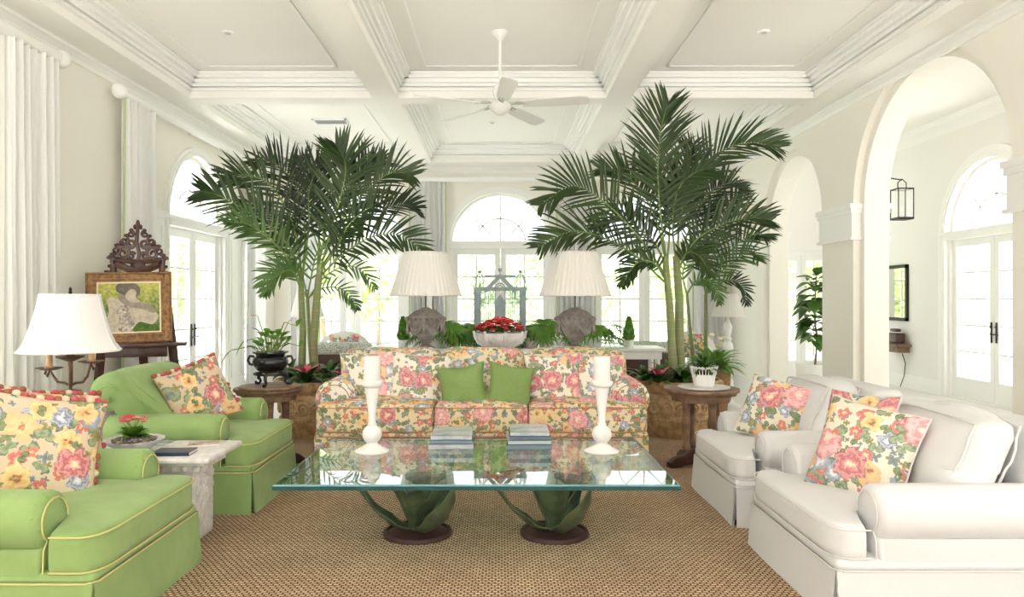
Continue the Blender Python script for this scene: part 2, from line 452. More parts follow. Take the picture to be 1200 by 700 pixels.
# coffered ceiling: slab, perimeter beams, longitudinal beams, cross beams, stepped crown inside every coffer
struct(MB().box(-W - .2, W + .3, NY, FY + .2, CZ, CZ + .12).build('ceiling', M['ceil'], smooth=False))
XS = [(-W, -3.22), (-1.335, -1.075), (1.075, 1.335), (3.22, W)]
YS = [(NY, .2), (4.05, 4.30), (7.63, 7.88), (11.2, FY)]
m = MB()
for a, b in XS: m.box(a, b, NY, FY, B, CZ)
for a, b in YS:
    for (x0, x1) in zip([q[1] for q in XS[:-1]], [q[0] for q in XS[1:]]): m.box(x0, x1, a, b, B + .001, CZ)
struct(m.build('ceiling_beams', M['ceil'], smooth=False))
m = MB()
for (x0, x1) in zip([q[1] for q in XS[:-1]], [q[0] for q in XS[1:]]):
    for (y0, y1) in zip([q[1] for q in YS[:-1]], [q[0] for q in YS[1:]]):
        for (pr, za, zb) in ((.03, CZ - .17, CZ - .14), (.05, CZ - .13, CZ - .10), (.085, CZ - .10, CZ - .06), (.13, CZ - .06, CZ - .03), (.15, CZ - .03, CZ - .004)):
            m.box(x0, x1, y0, y0 + pr, za, zb); m.box(x0, x1, y1 - pr, y1, za, zb)
            m.box(x0, x0 + pr, y0, y1, za, zb); m.box(x1 - pr, x1, y0, y1, za, zb)
        # flat inner bead on the ceiling panel
        e = .30
        for (a0, a1, b0, b1) in ((x0 + e, x1 - e, y0 + e, y0 + e + .025), (x0 + e, x1 - e, y1 - e - .025, y1 - e), (x0 + e, x0 + e + .025, y0 + e, y1 - e), (x1 - e - .025, x1 - e, y0 + e, y1 - e)):
            m.box(a0, a1, b0, b1, CZ - .012, CZ - .002)
struct(m.build('ceiling_coffer_crown', M['trim'], smooth=False))
m = MB()   # crown under the perimeter beams
cr = [(0, 0), (.015, 0), (.03, .03), (.07, .055), (.09, .06), (.09, .085), (0, .085)]
m.prism([(-W + a, B - .085 + b) for a, b in cr], NY, FY, 'y'); m.prism([(W - a, B - .085 + b) for a, b in cr], NY, FY, 'y')
m.prism([(FY - a, B - .085 + b) for a, b in cr], -W, W, 'x')
struct(m.build('trim_crown', M['trim'], smooth=False))
struct(MB().box(-W, -W + .02, 3, 7.85, 0, .18).box(-W, -W + .02, 9.65, 10.3, 0, .18).build('baseboard_left', M['trim'], smooth=False))
struct(MB().box(-W, -3.2, FY - .02, FY, 0, .18).box(-1.45, -.9, FY - .02, FY, 0, .18).box(.85, 1.4, FY - .02, FY, 0, .18).build('baseboard_far', M['trim'], smooth=False))
struct(MB().box(W - .02, W, 7.6, 8.27, 0, .2).box(W - .02, W, 10.23, FY, 0, .2).box(W - .02, W, 3.45, 5.18, 0, .2).build('baseboard_right', M['trim'], smooth=False))
struct(MB().box(GW - .02, GW, 4, 4.7, 0, .2).box(GW - .02, GW, 6.5, 8.3, 0, .2).box(GW - .02, GW, 10.25, GY, 0, .2).build('baseboard_gallery', M['trim'], smooth=False))

# ---------------------------------------------------------------- arched french doors
def arched_door(kind, idx, u, base, r, ax, sgn, handle=True, casing=.09, lunette=True, label=None, flat=False, hz=.92):
    """local frame: u along x, door plane y=0, inside = -y.  ax: 'far' (faces -y), 'left' (faces +x), 'right' (faces -x)"""
    m = MB(); fr = .045; top = SP
    sw = (r - fr - .035)          # sash width
    # casing on the room side
    m.box(-r - casing, -r, -.03, 0.0, 0, top + .02); m.box(r, r + casing, -.03, 0.0, 0, top + .02)
    m.box(-r - casing * .55, -r - casing * .3, -.042, 0, 0, top + .02); m.box(r + casing * .3, r + casing * .55, -.042, 0, 0, top + .02)
    n = 28
    def arc(r0, r1, y0, y1, z=top):
        for i in range(n):
            a, b = PI * i / n, PI * (i + 1) / n
            q = [(r0 * math.cos(a), z + r0 * math.sin(a)), (r1 * math.cos(a), z + r1 * math.sin(a)), (r1 * math.cos(b), z + r1 * math.sin(b)), (r0 * math.cos(b), z + r0 * math.sin(b))]
            m.prism(q, y0, y1, 'y')
    if not flat:
        arc(r, r + casing, -.03, 0); arc(r + casing * .3, r + casing * .55, -.042, 0)
        arc(r - fr, r, .06, .14)
        # fan light bars
        for a in (R(45), R(90), R(135)):
            d = Vector((math.cos(a), math.sin(a))); p = Vector((-d.y, d.x)) * .011
            q = [(0 + p.x, top + p.y), (d.x * (r - .03) + p.x, top + d.y * (r - .03) + p.y), (d.x * (r - .03) - p.x, top + d.y * (r - .03) - p.y), (-p.x, top - p.y)]
            m.prism(q, .085, .115, 'y')
        arc(r * .50 - .011, r * .50 + .011, .085, .115)
        m.box(-.05, .05, .08, .12, top + .0, top + .05)
    # jambs, transom bar, sill
    m.box(-r, -r + fr, .02, .16, 0, top - .08); m.box(r - fr, r, .02, .16, 0, top - .08)
    m.box(-r, r, -.045 if not flat else .02, .16, top - .075, top + .03); m.box(-r + fr, r - fr, .021, .159, 0, .03)
    if not flat: m.box(-r - casing, r + casing, -.055, -.0, top + .0, top + .035)
    # two sashes
    zt = top - .075
    for s_ in (-1, 1):
        a = 0.004 * s_; b = s_ * (r - fr - .002); x0, x1 = min(a, b), max(a, b); st = .085
        m.box(x0, x0 + st, .06, .11, .03, zt); m.box(x1 - st, x1, .06, .11, .03, zt)
        m.box(x0 + st, x1 - st, .061, .109, zt - .10, zt); m.box(x0 + st, x1 - st, .061, .109, .03, .29)
        mx = (x0 + x1) / 2; m.box(mx - .011, mx + .011, .068, .102, .29, zt - .1)
        for k in range(1, 5):
            z = .29 + (zt - .39) * k / 5; m.box(x0 + st, x1 - st, .07, .10, z - .011, z + .011)
    o = m.build('%s_%d' % (kind, idx), M['trim'], smooth=False); struct(o)
    g = MB().add([(-r + fr + .05, .085, .27), (r - fr - .05, .085, .27), (r - fr - .05, .085, zt - .08), (-r + fr + .05, .085, zt - .08)], [(0, 1, 2, 3)])
    if not flat:
        g.add([((r - fr) * math.cos(PI * i / 24), .1, top + .02 + (r - fr) * math.sin(PI * i / 24)) for i in range(25)], [tuple(range(25))])
    g.build('glass', M['pane'], o, smooth=False)
    if handle:
        for s_ in (-1, 1):
            h = MB().rbox((s_ * .048, .052, hz), (.028, .012, .26), .005, n=6)
            h.tube([(s_ * .048, .045, hz - .02), (s_ * .048, .005, hz - .02), (s_ * .08, .0, hz - .02), (s_ * .15, .004, hz - .025)], .008)
            h.ball((s_ * .048, .04, hz + .07), .012)
            h.build('door_handle', M['iron'], o)
    if ax == 'far': o.location = (u, base, 0)
    elif ax == 'left': o.location = (base, u, 0); o.rotation_euler[2] = R(90)
    else: o.location = (base, u, 0); o.rotation_euler[2] = R(-90)
    return o
arched_door('door', 1, LD, -W, RR - .001, 'left', 1, casing=.1)
for i, (c, r) in enumerate(FW): arched_door('window', i + 1, c, FY, r, 'far', 1, handle=False)
arched_door('door', 2, OD, GW, .90, 'right', 1, casing=.15)
arched_door('door', 3, 5.6, GW, .85, 'right', 1, casing=.1)
_s = SP; SP = 2.17
arched_door('window', 4, GX, GY, GR - .001, 'far', 1, handle=False, flat=True)
SP = _s
# narrow arched side window, left wall close to the corner
m = MB()
for (y0, y1) in ((10.36, 10.41), (11.15, 11.20)): m.box(-W - .12, -W - .04, y0, y1, 0, 1.9)
m.box(-W - .1, -W - .06, 10.765, 10.79, 0, 2.3)
for k in range(6): m.box(-W - .1, -W - .06, 10.4, 11.16, .25 + k * .33, .27 + k * .33)
m.box(-W - .12, -W - .04, 10.36, 11.2, 1.88, 1.95).box(-W - .12, -W - .04, 10.36, 11.2, 0, .2)
o = m.build('window_5', M['trim'], smooth=False); struct(o); MB().add([(-W - .088, 10.4, .1), (-W - .088, 11.16, .1), (-W - .088, 11.16, 2.2), (-W - .088, 10.4, 2.2)], [(0, 1, 2, 3)]).build('glass', M['pane'], o, smooth=False)
# panelled pilasters that flank the left door
m = MB()
for (y0, y1) in ((7.36, 7.82), (9.68, 10.2)):
    m.box(-W, -W + .035, y0, y1, .18, SP - .02); m.box(-W, -W + .055, y0 - .03, y1 + .03, SP - .02, SP + .06); m.box(-W, -W + .05, y0, y1, 0, .2)
    for (a, b, c, d) in ((y0 + .06, y0 + .08, .3, SP - .1), (y1 - .08, y1 - .06, .3, SP - .1)): m.box(-W, -W + .045, a, b, c, d)
struct(m.build('trim_1', M['trim'], smooth=False))
# white segmental panel in front of the far left window
m = MB(); n = 20; px0 = P(398, 312, 11.5); 
cx_, hw, rise = P(452, 0, 11.5).x, .72, .34; zb = P(0, 311, 11.5).z
top_ = [(cx_ + hw * (2 * i / n - 1), zb + rise * (1 - (2 * i / n - 1) ** 2) ** .8) for i in range(n + 1)]
low = [(cx_ + (hw - .10) * (2 * i / n - 1), zb + min(rise - .13, (rise - .02) * (1 - (2 * i / n - 1) ** 2) ** .8)) for i in range(n + 1)]
for i in range(n):
    m.prism([top_[i], top_[i + 1], low[i + 1], low[i]], 11.50, 11.56, 'y')
m.box(cx_ - hw, cx_ - hw + .1, 11.50, 11.56, 0, zb); m.box(cx_ + hw - .1, cx_ + hw, 11.50, 11.56, 0, zb)
struct(m.build('trim_2', M['trim'], smooth=False))

# ---------------------------------------------------------------- curtains, rails
def curtain(name_pts, z0, z1, amp, waves, label, group, edges=(0, 1), mt='curtain'):
    (a, b) = name_pts; a = Vector(a); b = Vector(b); d = b - a; L = d.length; nrm = Vector((-d.y, d.x, 0)).normalized()
    sd = rnd(0, 9)
    def fn(u, v):
        p = a + d * u
        ph = u * waves * 2 * PI + .6 * math.sin(u * 9 + sd)
        w = amp * (math.sin(ph) + .35 * math.sin(2.3 * ph + sd + v * 1.5)) * (.55 + .45 * (1 - v))
        p = p + nrm * w; p.z = z0 + (z1 - z0) * v; return p
    n = int(waves * 10)
    m = MB().grid(fn, n, 10)
    m.grid(lambda u, v: fn(u, v) + nrm * .008, n, 10, flip=True)
    o = m.build('curtain', M[mt]); tag(o, label, 'curtain', group)
    for e in edges:
        pts = [fn(e, k / 10) + nrm * -.005 + Vector((0, 0, 0)) for k in range(11)]
        MB().tube(pts, .012, 6).build('braid_edge', M['edge'], o)
    return o
GC = 'white floor length curtains'
curtain(((-W + .13, 5.15, 0), (-W + .13, 5.78, 0)), .01, 3.22, .045, 7, 'white pleated curtain at the extreme left edge beside bare cream wall', GC, edges=())
curtain(((-W + .13, 6.80, 0), (-W + .13, 7.36, 0)), .01, 3.22, .045, 6, 'white curtain hanging behind the carved easel, left of the french doors', GC, edges=(0,))
curtain(((-W + .13, 10.15, 0), (-W + .13, 10.8, 0)), .01, 3.22, .04, 6, 'sheer white curtain just right of the left wall french doors', GC, edges=(1,), mt='sheer')
curtain(((-W + .25, FY - .14, 0), (-W + .75, FY - .14, 0)), .01, 3.22, .04, 5, 'white curtain in the far left room corner behind the palm', GC, edges=(1,), mt='sheer')
curtain(((-1.44, FY - .13, 0), (-.88, FY - .13, 0)), .01, 3.20, .04, 7, 'white curtain between left and middle arched windows, above the left urn lamp', GC, edges=(0, 1), mt='sheer')
curtain(((.86, FY - .13, 0), (1.46, FY - .13, 0)), .01, 3.20, .04, 7, 'white curtain between middle and right arched windows, above the right urn lamp', GC, edges=(0, 1), mt='sheer')
curtain(((3.0, FY - .13, 0), (3.50, FY - .13, 0)), .01, 3.20, .04, 5, 'white curtain in the far right corner behind the white floor lamp', GC, edges=(0, 1), mt='sheer')
def rail(a, b, label, fin=()):
    m = MB().tube([a, b], .045, 12); o = m.build('curtain_rail', M['trim']); tag(o, label, 'curtain rail', 'curtain rails')
    a = Vector(a); b = Vector(b)
    for e in fin:
        p = a if e == 0 else b; MB().ball(p, .07).build('finial', M['trim'], o)
    L = (b - a).length; n = max(2, int(L / 1.1))
    out = Vector((-1, 0, 0)) if abs(b.y - a.y) > abs(b.x - a.x) else Vector((0, 1, 0))
    for k in range(n):
        p = a + (b - a) * ((k + .5) / n); MB().tube([p, p + out * .125], .014, 6).build('bracket', M['white'], o)
    return o
rail((-W + .125, 3.1, 3.24), (-W + .125, 5.83, 3.24), 'near curtain rail at the upper left corner', (1,))
rail((-W + .125, 6.72, 3.24), (-W + .125, 11.45, 3.24), 'long white curtain rail above the left wall french doors', (0,))
rail((-3.4, FY - .13, 3.22), (3.42, FY - .13, 3.22), 'white curtain rail along the far wall above the windows', (1,))

# ceiling fixtures
def vent(x, y, label):
    o = MB().box(x - .22, x + .22, y - .13, y - .11, CZ - .022, CZ - .001).box(x - .22, x + .22, y + .11, y + .13, CZ - .022, CZ - .001).box(x - .22, x - .2, y - .13, y + .13, CZ - .022, CZ - .001).box(x + .2, x + .22, y - .13, y + .13, CZ - .022, CZ - .001)
    o = o.build('ceiling_vent', M['trim'], smooth=False); tag(o, label, 'vent', 'ceiling vents')
    s_ = MB()
    for k in range(9): s_.box(x - .19, x + .19, y - .10 + k * .023, y - .10 + k * .023 + .008, CZ - .018, CZ - .004)
    s_.build('louvre', mat('grey_louvre', (.35, .35, .36), .5), o, smooth=False)
vent(-2.22, 9.6, 'white ceiling vent above the left palm'); vent(2.2, 9.6, 'white ceiling vent above the right palm')
for (px, py, lb) in ((267, 39, 'small recessed ceiling fitting in the left coffer'), (895, 38, 'small recessed ceiling fitting in the right coffer'), (577, 144, 'small ceiling sprinkler in the middle far coffer')):
    D = (CZ - .01 - H) * F / (CY - py); p = P(px, py, D)
    o = MB().lathe([(.0, 0), (.045, 0), (.05, .008), (.05, .012)], (p.x, p.y, CZ - .012), 20).build('ceiling_fitting', M['white']); tag(o, lb, 'ceiling fitting')
    MB().lathe([(.0, -.012), (.022, -.006), (.025, 0)], (p.x, p.y, CZ - .012), 12).build('centre_disc', mat('fitting_grey', (.5, .5, .5), .4), o)
# ---------------------------------------------------------------- floral fabrics
CREAM = ('EFE6CF', 'F6F0E2')
LEAFY = lambda sc, d: (sc, 2, .46, .93, d, [(.0, '48603C'), (.7, '7C9060'), (1, '3E5640')], [(0, '5C7C66'), (.6, '97A97C'), (1, '48685E')])
SPRIG = lambda sc, d: (sc, 4, .34, .85, d, [(.0, '5E7078'), (1, '7E9098')], [(0, '74722E'), (1, 'A09650')])
ROSE = lambda sc, d: (sc, 6, .46, .22, d, [(.1, 'F3D9B0'), (.35, 'E0707E'), (.55, 'B81E40'), (.8, 'E08C94'), (1, 'A82440')], [(.1, 'F7D7C8'), (.4, 'DC6A80'), (.65, 'F0B4B8'), (1, 'B8344E')])
YEL = lambda sc, d: (sc, 5, .42, .42, d, [(.1, '8A4A20'), (.3, 'E3A83C'), (.8, 'F0CF86'), (1, 'D9A050')], [(.1, 'A65A28'), (.35, 'EDC079'), (1, 'E8A860')])
BLU = lambda sc, d: (sc, 7, .42, .3, d, [(.2, 'DDE4EE'), (.5, '66759C'), (.75, 'B4C0D8'), (1, '4E6088')], [(.2, 'E8EAF0'), (.55, '9AA6BE'), (1, '8796B2')])
REDF = lambda sc, d: (sc, 5, .40, .5, d, [(.1, 'E8B070'), (.4, 'C8402C'), (1, 'D86A48')], [(.1, 'F0C890'), (.5, 'C02838'), (1, 'DC6258')])
def fab(name, seed, scale=1.0, base=CREAM, k=(.75, .5, .5, .5, .5)):
    return floral(name, base, [SPRIG(19, .6), LEAFY(13, .45), LEAFY(8.5, .5), SPRIG(11, .35), REDF(11, k[0] * .6), BLU(7.5, k[1] * .75), YEL(6.0, k[2] * .8), LEAFY(14, .25), ROSE(4.6, k[3] * .85)], seed, scale=scale)
FB = {'sofa': fab('sofa_chintz', 1.0, 1.25, ('E2C794', 'E9D7B2'), (.45, .45, .5, .45)),
      'sofaback': fab('sofa_back_chintz', 5.0, 1.3, ('E2CDA0', 'E4D6BC'), (.5, .7, .7, .35)),
      'pil_sofa': fab('rose_chintz', 11.3, 1.0, ('E6DECC', 'EDE7DA'), (.5, .6, .35, .85)),
      'pil_white': fab('bright_chintz', 23.1, .95, ('E0D7C0', 'E8E1D0'), (.8, .7, .7, .7)),
      'pil_green': fab('faded_tapestry', 37.7, .9, ('CDB592', 'DAC5A8'), (.5, .35, .85, .6))}

# ---------------------------------------------------------------- upholstery
def arm_profile(sg, zb, zt, w, r):
    """outline (y,z) of a rolled arm; inner face at y=0, outside towards sg*y"""
    cz = zt - r; c = w * .55
    pts = [(0.02, zb), (0.0, cz - r * .3)]
    for i in range(15):
        a = R(205 - i * 18.5); pts.append((c + r * math.cos(a), cz + r * math.sin(a)))
    pts += [(w * .97, cz - r * .80), (w * .97, zb)]
    pts = [(sg * a, b) for a, b in pts]
    return pts
def armchair(name, label, cat, width, depth, m_body, m_pipe, loc, rz, seats=1, z_arm=.61, z_back=.90, seat_top=.455, seat_bot=.29, skirt_top=.265,
             style='scroll', group=None, m_back=None, arm_in=.20, aw=.20, m_arm=None, aft=None):
    """front faces local +x (front edge at x=0), width along y, centred on y=0"""
    t = thing(name, label, cat, loc, rz, group); hw = width / 2; m_back = m_back or m_body; m_arm = m_arm or m_body
    fl = .018
    # skirt: flared panels with inverted pleats at the corners
    def panel(p0, p1, nrm, nm='skirt_panel'):
        p0 = Vector(p0); p1 = Vector(p1); nrm = Vector(nrm)
        def fn(u, v):
            p = p0.lerp(p1, u) + nrm * (fl * (1 - v) * (1 + .25 * math.sin(u * 7))); e = (u - .5) * 2
            p -= (p1 - p0).normalized() * e * .004; p.z = .012 + (skirt_top - .012) * v; return p
        return MB().grid(fn, 14, 4).grid(lambda u, v: fn(u, v) - nrm * .012, 14, 4, flip=True).build(nm, m_body, t)
    rr = .035; x0 = -depth
    panel((-.0, -hw + .0, 0), (0, hw, 0), (1, 0, 0)); panel((x0, -hw, 0), (-.0, -hw, 0), (0, -1, 0)); panel((0, hw, 0), (x0, hw, 0), (0, 1, 0)); panel((x0, hw, 0), (x0, -hw, 0), (-1, 0, 0))
    MB().rbox((-depth / 2, 0, skirt_top * .5 + .01), (depth - .05, width - .05, skirt_top - .02), .02, n=6).build('pleat_lining', m_body, t)
    # deck under the cushion
    dk = MB().rbox((-depth / 2, 0, (skirt_top + seat_bot) / 2), (depth - .004, width - .004, seat_bot - skirt_top + .03), .03, n=8).build('base_rail', m_body, t)
    pp = [(0.004, -hw + .03, skirt_top), (0.004, hw - .03, skirt_top), (-.03, hw + .004, skirt_top), (x0 + .03, hw + .004, skirt_top), (x0, hw - .03, skirt_top), (x0, -hw + .03, skirt_top), (x0 + .03, -hw - .004, skirt_top), (-.03, -hw - .004, skirt_top)]
    MB().tube(pp, .004, 6, closed=True).build('piping', m_pipe, dk)
    # seat cushions: the outer ones wrap round in front of the arms
    arm_x = -arm_in; sx = [-hw + (width) * i / seats for i in range(seats + 1)]
    if seats == 3: sx = [-hw, -hw + width * .357, -hw + width * .64, hw]
    th = seat_top - seat_bot; xb = -depth + .30
    for i in range(seats):
        y0, y1 = sx[i], sx[i + 1]; L = xb; inn = aw - .01
        def shape(w, y0=y0, y1=y1, i=i):
            yy = w.y + (y0 + y1) / 2; xx = w.x + xb / 2       # bring into chair coordinates
            if xx < arm_x + .01:                               # neck of the T
                lim0 = -hw + inn if i == 0 else y0; lim1 = hw - inn if i == seats - 1 else y1
                yy = max(lim0, min(lim1, yy))
            else:                                              # softly bowed front corners
                e = 0
                if i == 0: e = max(0, (-hw + .13 - yy) / .13)
                if i == seats - 1: e = max(e, (yy - hw + .13) / .13)
                if xx > -.12: xx -= .055 * e * e * (1 + xx / .12)
            w.x = xx - xb / 2; w.y = yy - (y0 + y1) / 2; return w
        cmb = MB().rbox((xb / 2 + .01, (y0 + y1) / 2, (seat_top + seat_bot) / 2), (-xb, y1 - y0 - .006, th), .035, crown=.035, n=18, fn=shape, wr=.004 if style != 'scroll' else .0015, bulge=.006)
        cu = cmb.build('seat_cushion', m_body, t, uvoff=(i * 1.7, i * .6))
        for zz in (seat_top - .016, seat_bot + .014):
            pts = []
            ys0 = y0 + .006; ys1 = y1 - .006
            if i == 0: pts += [(arm_x + .015, ys0 - .001), (-.12, ys0 - .004), (-.062, ys0 - .003), (-.036, ys0 + .010), (-.012, ys0 + .042), (-.001, ys0 + .08), (.006, ys0 + .13)]
            else: pts += [(arm_x, ys0), (-.03, ys0), (.008, ys0 + .03)]
            if i == seats - 1: pts += [(.006, ys1 - .13), (-.001, ys1 - .08), (-.012, ys1 - .042), (-.036, ys1 - .010), (-.062, ys1 + .003), (-.12, ys1 + .004), (arm_x + .015, ys1 + .001)]
            else: pts += [(.008, ys1 - .03), (-.03, ys1), (arm_x, ys1)]
            MB().tube([(a + .01, b, zz) for a, b in pts], .0038, 6).build('piping', m_pipe, cu)
    # arms
    for sg in (-1, 1):
        rr_ = .115 if style != 'sofa' else .155
        pl = arm_profile(sg, skirt_top, z_arm, aw, rr_)
        pl = [(a + sg * (hw - aw), b) for a, b in pl]
        ar = MB().prism(pl, arm_x - .005, -depth + .10, 'x', inset=.028).build('arm', m_arm, t, ang=R(60))
        cz = z_arm - rr_; c = sg * (hw - aw + aw * .55)
        pts = [(arm_x - .002, sg * (hw - .012), skirt_top), (arm_x - .002, sg * (hw - .02), cz - rr_ * .9)]
        for k in range(13):
            a = R(-55 + k * 20); q = rr_ * .74
            pts.append((arm_x + .0, c + sg * q * math.cos(a), cz + q * math.sin(a)))
        MB().tube(pts, .0038, 6).build('piping', m_pipe, ar)
        if style == 'scroll':
            pt = MB()
            for k in range(9):       # gathered tucks round the arm front
                a = R(-40 + k * 28); pt.tube([(arm_x - .028, c + sg * rr_ * .98 * math.cos(a), cz + rr_ * .98 * math.sin(a)), (arm_x - .002, c + sg * rr_ * .78 * math.cos(a), cz + rr_ * .78 * math.sin(a))], .0035, 5)
            pt.build('tuck', m_body, ar)
    # back
    if style == 'scroll':
        bw = hw + .0
        rc = .118; cx, cz = -depth + .12, z_back - rc
        def bprof(sh, dz):
            q = [(-depth + .52, seat_bot + .05), (-depth + .48, seat_top + .03), (-depth + .42, seat_top + .14), (-depth + .335, seat_top + .26), (-depth + .26, cz + .03 + dz)]
            for k in range(15): an = R(40 + k * 16.5); q.append((cx + (rc - sh) * math.cos(an), cz + dz + (rc - sh) * math.sin(an)))
            q += [(-depth + .17, cz - .13), (-depth + .13, cz - .3), (-depth + .10, seat_bot + .05)]
            return q
        nn = 24; rows = []
        for i in range(nn + 1):
            e = math.sin((i / nn - .5) * PI)           # dense near the ends
            cap = max(0, (abs(e) - .93) / .07); sh = .045 * cap ** 2; dz = -.028 * abs(e) ** 2.4
            pr_ = bprof(sh, dz); cxm = sum(p[0] for p in pr_) / len(pr_)
            row = []
            for (x, z_) in pr_:
                t_ = min(1, max(0, (z_ - (z_arm - .10)) / .16)); t_ = t_ * t_ * (3 - 2 * t_)
                w_ = (hw - aw) * (1 - t_) + bw * t_
                puff = .018 * (1 - e * e) if x > cx + .03 and z_ > seat_top else 0
                row.append((x + puff + (cxm - x) * .25 * cap ** 3 * (z_ < cz - .1), e * w_, z_))
            rows.append(row)
        npr = len(rows[0]); mbk = MB(); vs = [p for r_ in rows for p in r_]; fs = []
        for i in range(nn):
            for j in range(npr): j2 = (j + 1) % npr; fs.append((i * npr + j, i * npr + j2, (i + 1) * npr + j2, (i + 1) * npr + j))
        fs.append(list(range(npr))[::-1]); fs.append([nn * npr + j for j in range(npr)])
        mbk.add(vs, fs); b = mbk.build('backrest', m_back, t, ang=R(65))
        for sg in (-1, 1):
            spx = [(cx + (.02 + .062 * k / 14) * math.cos(R(38 + 330 - k * 24)), sg * (bw + .001), cz - .048 + (.02 + .062 * k / 14) * math.sin(R(38 + 330 - k * 24))) for k in range(15)]
            MB().tube(spx, .006, 6).build('scroll_piping', m_body, b)
            e = .80; w_ = bw * e; dz = -.028 * e ** 2.4
            pts = [(-depth + .40, sg * (hw - aw) * e, seat_top + .17), (-depth + .345, sg * w_ * .9, seat_top + .26), (-depth + .27, sg * w_, cz + .03 + dz)]
            for k in range(7): an = R(40 + k * 16.5); pts.append((cx + (rc + .001) * math.cos(an), sg * w_, cz + dz + (rc + .001) * math.sin(an)))
            MB().tube(pts, .0045, 6).build('welt', M['green'], b)
        MB().prism([(-depth + .30, skirt_top), (-depth + .26, z_arm - .05), (-depth + .16, z_arm - .05), (-depth + .06, skirt_top)], -hw + .03, hw - .03, 'y', inset=.01).build('back_panel', m_back, t)
    elif style == 'loose':
        MB().rbox((-depth + .11, 0, (seat_bot + z_back - .06) / 2), (.20, width - .10, z_back - .06 - seat_bot), .06, n=8, fn=lambda w: Vector((w.x - max(0, w.z) * .18, w.y, w.z))).build('back_frame', m_back, t)
        def lean(w): return Vector((w.x - w.z * .42 - .0, w.y * (1 - .04 * (w.z > .15)), w.z - abs(w.y) ** 2 * .18 * (w.z > 0)))
        bc = MB().rbox((-depth + .37, 0, seat_top + .205), (.23, width - 2 * aw + .13, z_back - seat_top - .01), .085, n=16, wr=.022, seed=loc[1] * 3, bulge=.02, fn=lean).build('back_cushion', m_back, t)
        zz = z_back - seat_top - .01; q = (width - 2 * aw + .13) / 2; ring = []
        for a, b in ((-1, -1), (1, -1), (1, 1), (-1, 1)): ring.append((a, b))
        for xo in (.10, -.10):
            pts = []
            for k in range(4):
                a, b = ring[k], ring[(k + 1) % 4]
                for j in range(8):
                    u = j / 8; yy = (a[0] + (b[0] - a[0]) * u) * (q - .02); z_ = (a[1] + (b[1] - a[1]) * u) * (zz / 2 - .02)
                    w_ = lean(Vector((xo * 1.02, yy, z_))); w_ += noise.noise_vector(Vector((w_.x * 5, w_.y * 5, w_.z * 5))) * .01
                    pts.append(w_ + Vector((-depth + .37, 0, seat_top + .205)))
            MB().tube(pts, .006, 6, closed=True).build('piping', m_pipe, bc)
    elif style == 'sofa':
        MB().rbox((-depth + .12, 0, (seat_bot + z_back - .05) / 2), (.22, width - .12, z_back - .05 - seat_bot), .07, n=10).build('back_frame', m_back, t)
        for i in range(seats):
            y0, y1 = sx[i], sx[i + 1]
            if i == 0: y0 += aw * .35
            if i == seats - 1: y1 -= aw * .35
            MB().rbox((-depth + .34, (y0 + y1) / 2, (seat_top + z_back) / 2 + .0), (.25, y1 - y0 - .01, z_back - seat_top + .03), .09, n=12, wr=.016, seed=i, bulge=.02,
                      fn=lambda w: Vector((w.x - w.z * .25, w.y, w.z))).build('back_cushion', m_back, t, uvoff=(i * 1.1, .4 * i))
    if aft: aft(t)
    return t
armchair('armchair', 'apple green armchair nearest the camera, cut off by the left picture edge', 'armchair', .97, 1.05, M['green'], M['pipe'], (-1.55, 3.29, 0), 0, z_arm=.60, group='green armchairs')
armchair('armchair', 'apple green armchair farther back, in front of the wooden easel', 'armchair', .94, 1.03, M['green'], M['pipe'], (-1.55, 5.06, 0), 0, z_arm=.62, group='green armchairs')
armchair('armchair', 'large white slipcovered armchair nearest the camera on the right', 'armchair', 1.03, 1.06, M['wht'], M['wpipe'], (1.36, 3.52, 0), PI, z_arm=.575, z_back=.87, seat_top=.42, seat_bot=.275, skirt_top=.24, style='loose', group='white slipcovered armchairs', arm_in=.17)
armchair('armchair', 'white slipcovered armchair farther back, beside the round wooden table', 'armchair', .95, 1.0, M['wht'], M['wpipe'], (1.37, 4.80, 0), PI, z_arm=.56, z_back=.87, seat_top=.42, seat_bot=.275, skirt_top=.24, style='loose', group='white slipcovered armchairs', arm_in=.17)
sofa = armchair('sofa', 'long three seat floral chintz sofa behind the glass coffee table', 'sofa', 2.44, 1.0, FB['sofa'], mat('ochre_piping', (.45, .25, .12), .8), (-.147, 5.38, 0), R(-90), seats=3, z_arm=.735, z_back=.93, seat_top=.57, seat_bot=.365, skirt_top=.34, style='sofa', m_back=FB['sofaback'], arm_in=.22, aw=.22, m_arm=FB['pil_sofa'])

